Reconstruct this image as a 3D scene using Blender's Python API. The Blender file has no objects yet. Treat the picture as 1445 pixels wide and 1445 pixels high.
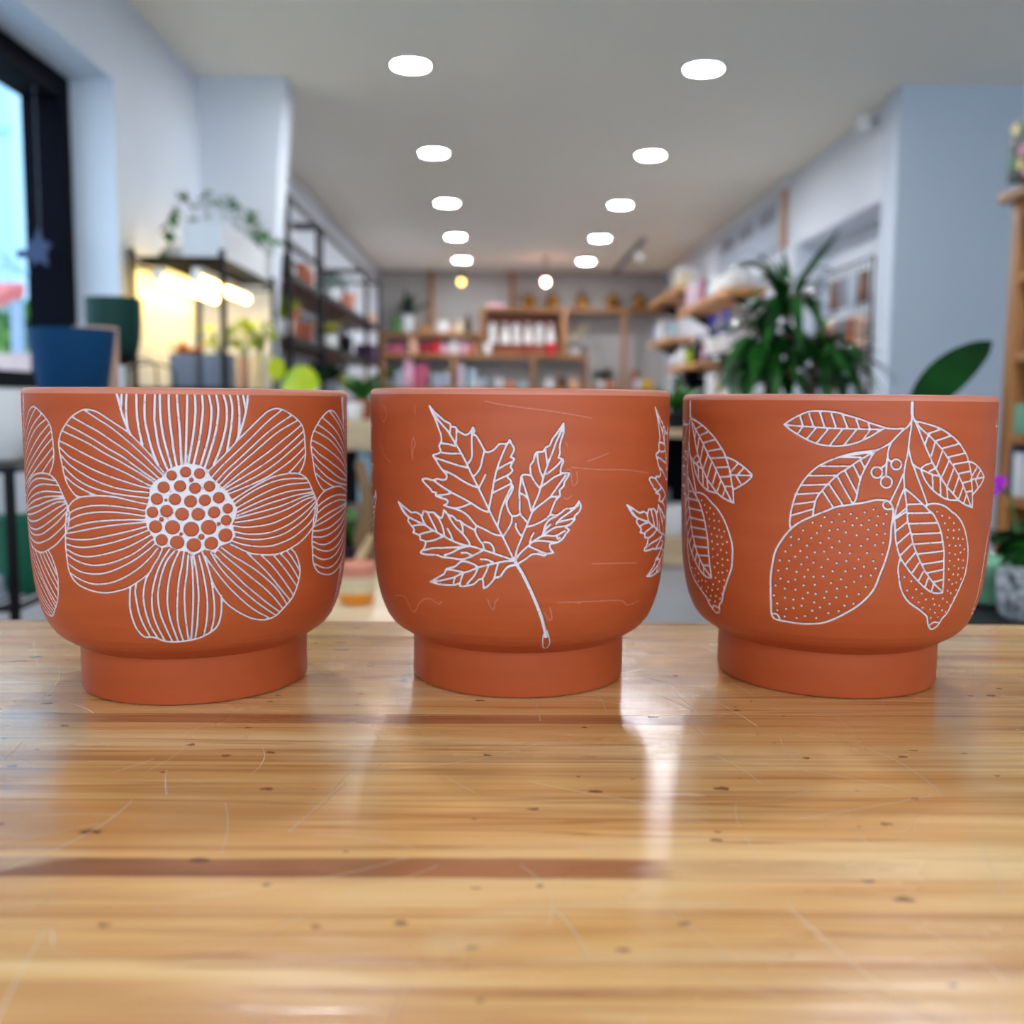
import bpy, bmesh, math, random
import numpy as np
from mathutils import Vector, Matrix

random.seed(7)
SC = bpy.context.scene
COL = SC.collection
PI = math.pi

# ------------------------------------------------------------------ materials
def new_mat(name):
    m = bpy.data.materials.new(name); m.use_nodes = True
    nt = m.node_tree
    b = nt.nodes['Principled BSDF']
    return m, nt, b

def srgb(r, g, b):
    f = lambda c: (c/255/12.92) if c/255 <= .04045 else ((c/255+.055)/1.055)**2.4
    return (f(r), f(g), f(b), 1)

def mat(name, rgb, rough=.55, metal=0., spec=.5, var=.12, scale=18., trans=0., alpha=1., coat=0.):
    """plain surface with a little procedural mottling"""
    m, nt, b = new_mat(name)
    c = srgb(*rgb)
    tc = nt.nodes.new('ShaderNodeTexCoord'); nz = nt.nodes.new('ShaderNodeTexNoise')
    nz.inputs['Scale'].default_value = scale; nz.inputs['Detail'].default_value = 3
    nt.links.new(tc.outputs['Object'], nz.inputs['Vector'])
    mx = nt.nodes.new('ShaderNodeMix'); mx.data_type = 'RGBA'
    mx.inputs[6].default_value = tuple(min(1, v*(1-var)) for v in c[:3])+(1,)
    mx.inputs[7].default_value = tuple(min(1, v*(1+var)) for v in c[:3])+(1,)
    nt.links.new(nz.outputs['Fac'], mx.inputs[0]); nt.links.new(mx.outputs[2], b.inputs['Base Color'])
    b.inputs['Roughness'].default_value = rough; b.inputs['Metallic'].default_value = metal
    b.inputs['Specular IOR Level'].default_value = spec
    b.inputs['Coat Weight'].default_value = coat; b.inputs['Coat Roughness'].default_value = .15
    if trans: b.inputs['Transmission Weight'].default_value = trans
    return m

def emit_mat(name, rgb, strength):
    m, nt, b = new_mat(name)
    b.inputs['Base Color'].default_value = srgb(*rgb)
    b.inputs['Emission Color'].default_value = srgb(*rgb)
    b.inputs['Emission Strength'].default_value = strength
    return m

def wood_mat(name, light, dark, axis=0, rough=.45, scale=1.):
    m, nt, b = new_mat(name)
    N, L = nt.nodes.new, nt.links.new
    tc = N('ShaderNodeTexCoord'); mp = N('ShaderNodeMapping')
    s = [26*scale]*3; s[axis] = 1.6*scale
    mp.inputs['Scale'].default_value = s
    L(tc.outputs['Object'], mp.inputs['Vector'])
    nz = N('ShaderNodeTexNoise'); nz.inputs['Scale'].default_value = 1.; nz.inputs['Detail'].default_value = 5; nz.inputs['Distortion'].default_value = .6
    L(mp.outputs['Vector'], nz.inputs['Vector'])
    rp = N('ShaderNodeValToRGB')
    rp.color_ramp.elements[0].position = .32; rp.color_ramp.elements[0].color = srgb(*dark)
    rp.color_ramp.elements[1].position = .68; rp.color_ramp.elements[1].color = srgb(*light)
    L(nz.outputs['Fac'], rp.inputs['Fac']); L(rp.outputs['Color'], b.inputs['Base Color'])
    b.inputs['Roughness'].default_value = rough
    return m

def leaf_mat(name, c1, c2, rough=.4, trans=.25, spec=.5):
    m, nt, b = new_mat(name); b.inputs['Specular IOR Level'].default_value = spec
    N, L = nt.nodes.new, nt.links.new
    tc = N('ShaderNodeTexCoord'); nz = N('ShaderNodeTexNoise'); nz.inputs['Scale'].default_value = 9
    L(tc.outputs['Object'], nz.inputs['Vector'])
    rp = N('ShaderNodeValToRGB')
    rp.color_ramp.elements[0].position = .35; rp.color_ramp.elements[0].color = srgb(*c1)
    rp.color_ramp.elements[1].position = .65; rp.color_ramp.elements[1].color = srgb(*c2)
    L(nz.outputs['Fac'], rp.inputs['Fac']); L(rp.outputs['Color'], b.inputs['Base Color'])
    b.inputs['Roughness'].default_value = rough
    tr = N('ShaderNodeBsdfTranslucent'); L(rp.outputs['Color'], tr.inputs['Color'])
    ms = N('ShaderNodeMixShader'); ms.inputs[0].default_value = trans
    out = nt.nodes['Material Output']
    L(b.outputs[0], ms.inputs[1]); L(tr.outputs[0], ms.inputs[2]); L(ms.outputs[0], out.inputs['Surface'])
    return m

M = {}
M['wall'] = mat('white_wall_paint', (216, 222, 232), .7, var=.02, scale=3)
M['wall_back'] = mat('grey_wall_paint', (172, 168, 166), .7, var=.03, scale=3)
M['ceiling'] = mat('ceiling_paint', (246, 240, 226), .8, var=.02, scale=2)
M['floor'] = mat('polished_concrete', (138, 140, 145), .35, var=.12, scale=4)
M['pier'] = mat('blue_grey_wall_paint', (196, 206, 220), .75, var=.02, scale=3)
M['black'] = mat('black_metal', (8, 10, 16), .5, var=.1, spec=.25)
M['navy'] = mat('dark_window_frame', (1, 2, 14), .7, var=.1, spec=.08)
M['oak'] = wood_mat('oak_shelf', (176, 126, 76), (124, 80, 42))
M['oakv'] = wood_mat('oak_post', (170, 120, 72), (122, 78, 42), axis=2)
M['oaky'] = wood_mat('oak_wall_shelf', (222, 166, 104), (176, 116, 60), axis=1)
M['darkwood'] = wood_mat('dark_shelf_wood', (120, 74, 44), (66, 38, 22), axis=1)
M['red_wood'] = wood_mat('reddish_wood', (150, 74, 30), (104, 38, 14))
M['bookcase'] = wood_mat('honey_pine', (186, 128, 70), (134, 80, 36), axis=2)
M['pale_wood'] = wood_mat('pale_wood', (222, 196, 160), (190, 156, 116))
M['white'] = mat('white_glaze', (232, 232, 232), .35, var=.03)
M['offwhite'] = mat('matt_white', (220, 222, 226), .6, var=.04)
M['cream'] = mat('cream_ceramic', (226, 214, 178), .5)
M['grey'] = mat('grey_ceramic', (120, 124, 136), .6)
M['lightgrey'] = mat('light_grey_paint', (170, 182, 200), .6, var=.04)
M['blue'] = mat('matt_blue_ceramic', (4, 62, 104), .7, var=.06, spec=.2)
M['teal'] = mat('dark_green_ceramic', (5, 50, 44), .6, var=.08, spec=.25)
M['green_pot'] = mat('emerald_ceramic', (22, 104, 78), .35)
M['sage'] = mat('sage_glaze', (120, 172, 140), .25, coat=.5)
M['beige'] = mat('beige_ceramic', (196, 160, 140), .6)
M['terra'] = mat('brown_clay', (158, 84, 54), .7)
M['blush'] = mat('blush_clay', (214, 140, 116), .6)
M['pink'] = mat('pink_ceramic', (190, 90, 122), .45)
M['palepink'] = mat('pale_pink_glass', (226, 176, 200), .3)
M['peach'] = mat('peach_ceramic', (232, 186, 156), .5)
M['red'] = mat('red_ceramic', (206, 30, 52), .35)
M['crimson'] = mat('crimson_box', (150, 24, 48), .5)
M['magenta'] = mat('magenta_petals', (190, 20, 200), .5)
M['brass'] = mat('brass', (150, 104, 40), .3, metal=1., var=.15)
M['paleblue'] = mat('pale_blue_card', (176, 208, 222), .5)
M['cobalt'] = mat('cobalt_plastic', (26, 36, 190), .35)
M['navybottle'] = mat('navy_bottle', (22, 40, 96), .2, coat=.6)
M['yellow'] = mat('yellow_glaze', (236, 190, 40), .4)
M['orange'] = mat('orange_glaze', (240, 150, 30), .35, coat=.4)
M['soil'] = mat('potting_soil', (58, 40, 28), .9, var=.4, scale=60)
M['lime'] = leaf_mat('lime_leaf', (176, 206, 30), (222, 224, 60), trans=.35)
M['leaf'] = leaf_mat('green_leaf', (26, 92, 30), (66, 140, 46))
M['darkleaf'] = leaf_mat('dark_green_leaf', (2, 36, 6), (6, 66, 14), rough=.6, trans=.12, spec=.12)
M['blackleaf'] = leaf_mat('dark_blue_green_leaf', (14, 34, 30), (34, 60, 48), trans=.1)
M['dracaena'] = leaf_mat('dracaena_leaf', (8, 52, 14), (38, 106, 34), rough=.3, trans=.15)
M['yellowleaf'] = leaf_mat('variegated_leaf', (196, 196, 90), (236, 226, 150), trans=.3)
M['orangeleaf'] = leaf_mat('orange_leaf', (226, 150, 40), (246, 190, 70), trans=.3)
M['silverleaf'] = leaf_mat('silver_leaf', (180, 206, 200), (220, 236, 232), trans=.3)
M['stem'] = mat('plant_stem', (96, 120, 56), .6)
M['bark'] = mat('woody_stem', (120, 92, 62), .8, var=.3)
M['lamp'] = emit_mat('downlight_glow', (246, 250, 255), 115)
M['tube'] = emit_mat('grow_tube_glow', (255, 216, 126), 11)
M['bulb'] = emit_mat('warm_bulb_glow', (255, 190, 90), 5)
M['pinkbulb'] = emit_mat('rosy_bulb_glow', (255, 190, 165), 26)
M['hedge'] = leaf_mat('hedge_leaf', (70, 140, 50), (150, 200, 70), trans=.35)
M['brickpink'] = mat('pink_brick', (206, 170, 160), .8)
M['redawning'] = mat('red_canvas', (230, 96, 84), .7)
M['render'] = mat('pale_render', (164, 194, 208), .8, var=.02)
M['pavement'] = mat('outdoor_paving', (170, 170, 166), .85)
M['chrome'] = mat('chrome', (210, 210, 214), .15, metal=1.)

def speckled():
    m, nt, b = new_mat('speckled_stoneware'); N, L = nt.nodes.new, nt.links.new
    tc = N('ShaderNodeTexCoord'); vo = N('ShaderNodeTexVoronoi'); vo.inputs['Scale'].default_value = 160
    nz = N('ShaderNodeTexNoise'); nz.inputs['Scale'].default_value = 60; nz.inputs['Detail'].default_value = 6
    L(tc.outputs['Object'], vo.inputs['Vector']); L(tc.outputs['Object'], nz.inputs['Vector'])
    rp = N('ShaderNodeValToRGB'); rp.color_ramp.elements[0].position = .38; rp.color_ramp.elements[0].color = srgb(92, 96, 102)
    rp.color_ramp.elements[1].position = .62; rp.color_ramp.elements[1].color = srgb(206, 206, 208)
    L(nz.outputs['Fac'], rp.inputs['Fac']); L(rp.outputs['Color'], b.inputs['Base Color'])
    bp = N('ShaderNodeBump'); bp.inputs['Strength'].default_value = .6; bp.inputs['Distance'].default_value = .003
    L(vo.outputs['Distance'], bp.inputs['Height']); L(bp.outputs['Normal'], b.inputs['Normal'])
    b.inputs['Roughness'].default_value = .8
    return m
M['speckled'] = speckled()

def floral():
    m, nt, b = new_mat('dark_floral_print'); N, L = nt.nodes.new, nt.links.new
    tc = N('ShaderNodeTexCoord'); vo = N('ShaderNodeTexVoronoi'); vo.inputs['Scale'].default_value = 26
    L(tc.outputs['Object'], vo.inputs['Vector'])
    mask = N('ShaderNodeMath'); mask.operation = 'LESS_THAN'; mask.inputs[1].default_value = .42
    L(vo.outputs['Distance'], mask.inputs[0])
    rp = N('ShaderNodeValToRGB'); rp.color_ramp.interpolation = 'CONSTANT'
    e = rp.color_ramp.elements; e[0].position = 0; e[0].color = srgb(30, 110, 60); e[1].position = .3; e[1].color = srgb(230, 150, 170)
    for p, c in ((.5, (240, 214, 120)), (.65, (40, 120, 70)), (.82, (230, 220, 210))):
        x = e.new(p); x.color = srgb(*c)
    sx = N('ShaderNodeSeparateColor'); L(vo.outputs['Color'], sx.inputs[0]); L(sx.outputs[0], rp.inputs['Fac'])
    mx = N('ShaderNodeMix'); mx.data_type = 'RGBA'; mx.inputs[6].default_value = srgb(14, 26, 30)
    L(mask.outputs[0], mx.inputs[0]); L(rp.outputs['Color'], mx.inputs[7]); L(mx.outputs[2], b.inputs['Base Color'])
    b.inputs['Roughness'].default_value = .5
    return m
M['floral'] = floral()

def glass_mat():
    m, nt, b = new_mat('window_glass'); N, L = nt.nodes.new, nt.links.new
    tr = N('ShaderNodeBsdfTransparent'); gl = N('ShaderNodeBsdfGlossy'); gl.inputs['Roughness'].default_value = .02
    ms = N('ShaderNodeMixShader'); ms.inputs[0].default_value = .05; L(tr.outputs[0], ms.inputs[1]); L(gl.outputs[0], ms.inputs[2])
    L(ms.outputs[0], nt.nodes['Material Output'].inputs['Surface'])
    return m
M['glass'] = glass_mat()

def terracotta(name, pattern=True, base=(174, 77, 37)):
    """matt clay; the incised drawing is read from the mesh's own groove depth map (millimetres to the edge of the cut)"""
    m, nt, b = new_mat(name); N, L = nt.nodes.new, nt.links.new
    tc = N('ShaderNodeTexCoord')
    n1 = N('ShaderNodeTexNoise'); n1.inputs['Scale'].default_value = 14; n1.inputs['Detail'].default_value = 4
    n2 = N('ShaderNodeTexNoise'); n2.inputs['Scale'].default_value = 420; n2.inputs['Detail'].default_value = 3
    mp = N('ShaderNodeMapping'); mp.inputs['Scale'].default_value = (1, 1, 7)
    L(tc.outputs['Object'], mp.inputs['Vector']); L(mp.outputs['Vector'], n1.inputs['Vector']); L(tc.outputs['Object'], n2.inputs['Vector'])
    c = srgb(*base)
    rp = N('ShaderNodeValToRGB'); rp.color_ramp.elements[0].position = .3; rp.color_ramp.elements[1].position = .75
    rp.color_ramp.elements[0].color = (c[0]*.92, c[1]*.88, c[2]*.84, 1); rp.color_ramp.elements[1].color = (c[0]*1.05, c[1]*1.12, c[2]*1.2, 1)
    L(n1.outputs['Fac'], rp.inputs['Fac'])
    b.inputs['Roughness'].default_value = .48; b.inputs['Specular IOR Level'].default_value = .32
    bump = N('ShaderNodeBump'); bump.inputs['Strength'].default_value = .12; bump.inputs['Distance'].default_value = .0004
    L(n2.outputs['Fac'], bump.inputs['Height'])
    if not pattern:
        L(rp.outputs['Color'], b.inputs['Base Color']); L(bump.outputs['Normal'], b.inputs['Normal'])
        return m
    at = N('ShaderNodeAttribute'); at.attribute_name = 'groove'
    mr = N('ShaderNodeMapRange'); mr.interpolation_type = 'SMOOTHSTEP'
    mr.inputs['From Min'].default_value = .14; mr.inputs['From Max'].default_value = -.16
    L(at.outputs['Fac'], mr.inputs['Value'])
    sp = N('ShaderNodeMapRange'); sp.inputs['From Min'].default_value = .3; sp.inputs['From Max'].default_value = .42
    sp.inputs['To Min'].default_value = .55
    L(n2.outputs['Fac'], sp.inputs['Value'])
    mu = N('ShaderNodeMath'); mu.operation = 'MULTIPLY'; L(mr.outputs[0], mu.inputs[0]); L(sp.outputs[0], mu.inputs[1])
    dr = N('ShaderNodeAttribute'); dr.attribute_name = 'chalk'
    dm = N('ShaderNodeMapRange'); dm.inputs['From Min'].default_value = .3; dm.inputs['From Max'].default_value = -.2; dm.inputs['To Max'].default_value = .26
    L(dr.outputs['Fac'], dm.inputs['Value'])
    c1 = N('ShaderNodeMix'); c1.data_type = 'RGBA'; c1.inputs[7].default_value = srgb(232, 176, 156)
    L(dm.outputs[0], c1.inputs[0]); L(rp.outputs['Color'], c1.inputs[6])
    c2 = N('ShaderNodeMix'); c2.data_type = 'RGBA'; c2.inputs[7].default_value = srgb(216, 204, 208)
    L(mu.outputs[0], c2.inputs[0]); L(c1.outputs[2], c2.inputs[6]); L(c2.outputs[2], b.inputs['Base Color'])
    gh = N('ShaderNodeMapRange'); gh.interpolation_type = 'SMOOTHSTEP'
    gh.inputs['From Min'].default_value = -.35; gh.inputs['From Max'].default_value = .3
    L(at.outputs['Fac'], gh.inputs['Value'])
    b2 = N('ShaderNodeBump'); b2.inputs['Strength'].default_value = .9; b2.inputs['Distance'].default_value = .0007
    L(gh.outputs[0], b2.inputs['Height']); L(bump.outputs['Normal'], b2.inputs['Normal']); L(b2.outputs['Normal'], b.inputs['Normal'])
    return m
M['clay'] = terracotta('terracotta_incised')
M['clay_plain'] = terracotta('terracotta_plain', False)
M['clay_rim'] = terracotta('terracotta_rim', False, (198, 118, 94))  # paler rim: chalky clay, plus the light falling on it put into the colour

def counter_mat():
    m, nt, b = new_mat('varnished_pine'); N, L = nt.nodes.new, nt.links.new
    tc = N('ShaderNodeTexCoord'); sep = N('ShaderNodeSeparateXYZ'); L(tc.outputs['Object'], sep.inputs[0])
    def math_(op, a, bb=None, clamp=False):
        n = N('ShaderNodeMath'); n.operation = op; n.use_clamp = clamp
        for i, v in enumerate((a, bb)):
            if v is None: continue
            if isinstance(v, (int, float)): n.inputs[i].default_value = v
            else: L(v, n.inputs[i])
        return n.outputs[0]
    def noise(scale, detail=4, dist=0., vec=None, rough=.5):
        n = N('ShaderNodeTexNoise'); n.inputs['Scale'].default_value = 1; n.inputs['Detail'].default_value = detail
        n.inputs['Distortion'].default_value = dist; n.inputs['Roughness'].default_value = rough
        p = N('ShaderNodeMapping'); p.inputs['Scale'].default_value = scale
        L(vec or tc.outputs['Object'], p.inputs['Vector']); L(p.outputs['Vector'], n.inputs['Vector'])
        return n.outputs['Fac']
    def ramp(v, stops):
        r = N('ShaderNodeValToRGB'); e = r.color_ramp.elements
        e[0].position, e[0].color = stops[0][0], stops[0][1]; e[1].position, e[1].color = stops[-1][0], stops[-1][1]
        for p, c in stops[1:-1]:
            x = e.new(p); x.color = c
        L(v, r.inputs['Fac']); return r.outputs['Color']
    def mix(f, a, c):
        n = N('ShaderNodeMix'); n.data_type = 'RGBA'
        for i, v in ((0, f), (6, a), (7, c)):
            if isinstance(v, (tuple, float, int)): n.inputs[i].default_value = v
            else: L(v, n.inputs[i])
        return n.outputs[2]
    X, Y = sep.outputs[0], math_('ADD', sep.outputs[1], .38)
    # each glued board has its own offset along the grain
    board = math_('FLOOR', math_('DIVIDE', math_('SUBTRACT', Y, .319), .175))
    off = N('ShaderNodeCombineXYZ'); L(math_('MULTIPLY', board, 3.7), off.inputs[0]); L(math_('MULTIPLY', board, 5.3), off.inputs[2])
    va = N('ShaderNodeVectorMath'); va.operation = 'ADD'; L(tc.outputs['Object'], va.inputs[0]); L(off.outputs[0], va.inputs[1])
    V = va.outputs[0]
    broad = noise((2.2, 24, 1), 4, .8, V)
    fine = noise((7, 170, 1), 5, .5, V)
    rings = noise((1.3, 62, 1), 3, 1.2, V)
    col = ramp(broad, [(.3, srgb(194, 134, 72)), (.5, srgb(226, 174, 108)), (.7, srgb(244, 206, 148))])
    line = math_('MULTIPLY', math_('SUBTRACT', 1, math_('DIVIDE', math_('ABSOLUTE', math_('SUBTRACT', rings, .5)), .026), True), .6)
    col = mix(line, col, srgb(150, 88, 40))
    fm = N('ShaderNodeMapRange'); fm.inputs['From Min'].default_value = .5; fm.inputs['From Max'].default_value = .75; fm.inputs['To Max'].default_value = .4
    L(fine, fm.inputs['Value']); col = mix(fm.outputs[0], col, srgb(164, 102, 50))
    # two red-brown strips where the boards are glued, ragged at their ends
    wob = math_('MULTIPLY', math_('SUBTRACT', noise((16, 40, 1), 3), .5), .004)
    Yw = math_('ADD', Y, wob)
    def strip(y0, y1, x0, x1, soft):
        n = N('ShaderNodeMapRange'); n.interpolation_type = 'SMOOTHSTEP'
        d = math_('SUBTRACT', math_('ABSOLUTE', math_('SUBTRACT', Yw, (y0+y1)/2)), (y1-y0)/2)
        n.inputs['From Min'].default_value = .0008; n.inputs['From Max'].default_value = -.0012; L(d, n.inputs['Value'])
        ex = N('ShaderNodeMapRange'); ex.interpolation_type = 'SMOOTHSTEP'
        dx = math_('SUBTRACT', math_('ABSOLUTE', math_('SUBTRACT', math_('ADD', X, math_('MULTIPLY', wob, 3.)), (x0+x1)/2)), (x1-x0)/2)
        ex.inputs['From Min'].default_value = soft; ex.inputs['From Max'].default_value = -soft; L(dx, ex.inputs['Value'])
        return math_('MULTIPLY', n.outputs[0], ex.outputs[0])
    s2 = math_('MULTIPLY', strip(.319, .3335, -.9, .057, .008), .85)
    s1 = math_('MULTIPLY', strip(.480, .4935, -.21, .10, .03), .7)
    s3 = math_('MULTIPLY', strip(.320, .333, .05, .13, .03), .3)
    st = ramp(noise((9, 60, 1), 4, .6), [(.3, srgb(112, 58, 28)), (.7, srgb(160, 94, 54))])
    col = mix(math_('MAXIMUM', math_('MAXIMUM', s1, s2), s3), col, st)
    joint = math_('SUBTRACT', 1, math_('DIVIDE', math_('ABSOLUTE', math_('SUBTRACT', Y, .4945)), .0009), True)
    col = mix(math_('MULTIPLY', joint, .75), col, srgb(92, 48, 20))
    # nicks, specks and scuffs
    vo = N('ShaderNodeTexVoronoi'); vo.voronoi_dimensions = '2D'; vo.inputs['Scale'].default_value = 1
    p = N('ShaderNodeMapping'); p.inputs['Scale'].default_value = (22, 44, 1); L(tc.outputs['Object'], p.inputs['Vector']); L(p.outputs[0], vo.inputs['Vector'])
    sc = N('ShaderNodeSeparateColor'); L(vo.outputs['Color'], sc.inputs[0])
    nick = math_('MULTIPLY', math_('LESS_THAN', math_('ADD', vo.outputs['Distance'], math_('MULTIPLY', noise((300, 300, 1), 3), .16)), math_('ADD', .085, math_('MULTIPLY', sc.outputs[1], .09))), math_('GREATER_THAN', sc.outputs[0], .78))
    col = mix(math_('MULTIPLY', nick, .75), col, srgb(64, 36, 20))
    v3 = N('ShaderNodeTexVoronoi'); v3.voronoi_dimensions = '2D'; v3.inputs['Scale'].default_value = 1
    p3 = N('ShaderNodeMapping'); p3.inputs['Scale'].default_value = (46, 70, 1); p3.inputs['Location'].default_value = (3.3, 7.1, 0); L(tc.outputs['Object'], p3.inputs['Vector']); L(p3.outputs[0], v3.inputs['Vector'])
    s3c = N('ShaderNodeSeparateColor'); L(v3.outputs['Color'], s3c.inputs[0])
    speck = math_('MULTIPLY', math_('LESS_THAN', math_('ADD', v3.outputs['Distance'], math_('MULTIPLY', noise((500, 500, 1), 2), .2)), math_('ADD', .12, math_('MULTIPLY', s3c.outputs[1], .09))), math_('GREATER_THAN', s3c.outputs[0], .86))
    col = mix(math_('MULTIPLY', speck, .7), col, srgb(84, 46, 22))
    def scratch(S, ox, half, length, keep, amount):
        """one thin, slightly bent scratch in some cells of a scattered pattern"""
        pr = N('ShaderNodeMapping'); pr.inputs['Scale'].default_value = (S, S, 1); pr.inputs['Location'].default_value = (ox, ox*1.7, 0)
        L(tc.outputs['Object'], pr.inputs['Vector'])
        v2 = N('ShaderNodeTexVoronoi'); v2.voronoi_dimensions = '2D'; v2.inputs['Scale'].default_value = 1; L(pr.outputs[0], v2.inputs['Vector'])
        rel = N('ShaderNodeVectorMath'); rel.operation = 'SUBTRACT'; L(pr.outputs[0], rel.inputs[0]); L(v2.outputs['Position'], rel.inputs[1])
        rs = N('ShaderNodeSeparateXYZ'); L(rel.outputs[0], rs.inputs[0])
        cr = N('ShaderNodeSeparateColor'); L(v2.outputs['Color'], cr.inputs[0])
        a = math_('MULTIPLY', cr.outputs[0], 3.1416)
        ca, sa = math_('COSINE', a), math_('SINE', a)
        u = math_('ADD', math_('MULTIPLY', rs.outputs[0], ca), math_('MULTIPLY', rs.outputs[1], sa))
        v = math_('SUBTRACT', math_('MULTIPLY', rs.outputs[1], ca), math_('MULTIPLY', rs.outputs[0], sa))
        v = math_('ADD', v, math_('MULTIPLY', math_('MULTIPLY', u, u), math_('SUBTRACT', cr.outputs[1], .5)))
        l = math_('SUBTRACT', 1, math_('DIVIDE', math_('ABSOLUTE', v), half*S), True)
        g = math_('MULTIPLY', math_('LESS_THAN', math_('ABSOLUTE', u), math_('MULTIPLY', cr.outputs[2], length*S)), math_('LESS_THAN', cr.outputs[1], keep))
        return math_('MULTIPLY', math_('MULTIPLY', l, g), amount)
    sct = math_('MAXIMUM', scratch(13, .3, .00038, .05, .65, .75), scratch(26, 4.1, .00028, .03, .75, .65))
    sct = math_('MAXIMUM', sct, scratch(9, 8.7, .00034, .08, .75, .6))
    col = mix(sct, col, srgb(240, 222, 196))
    # worn pale patches in the varnish
    wear = N('ShaderNodeMapRange'); wear.interpolation_type = 'SMOOTHSTEP'; wear.inputs['From Min'].default_value = .6; wear.inputs['From Max'].default_value = .72; wear.inputs['To Max'].default_value = .5
    L(noise((9, 34, 1), 5, .4), wear.inputs['Value']); col = mix(wear.outputs[0], col, srgb(226, 188, 140))
    L(col, b.inputs['Base Color'])
    rr = N('ShaderNodeMapRange'); rr.inputs['From Min'].default_value = .3; rr.inputs['From Max'].default_value = .7; rr.inputs['To Min'].default_value = .15; rr.inputs['To Max'].default_value = .32
    L(noise((6, 20, 1), 4), rr.inputs['Value']); L(rr.outputs[0], b.inputs['Roughness'])
    b.inputs['Specular IOR Level'].default_value = .5; b.inputs['Coat Weight'].default_value = .3; b.inputs['Coat Roughness'].default_value = .22
    bp = N('ShaderNodeBump'); bp.inputs['Strength'].default_value = .5; bp.inputs['Distance'].default_value = .0013
    hh = math_('SUBTRACT', math_('ADD', math_('MULTIPLY', fine, .35), math_('MULTIPLY', noise((40, 60, 1), 3), .5)), math_('ADD', math_('MULTIPLY', sct, .6), nick))
    L(hh, bp.inputs['Height']); L(bp.outputs['Normal'], b.inputs['Normal']); L(bp.outputs['Normal'], b.inputs['Coat Normal'])
    return m
M['counter'] = counter_mat()

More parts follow.
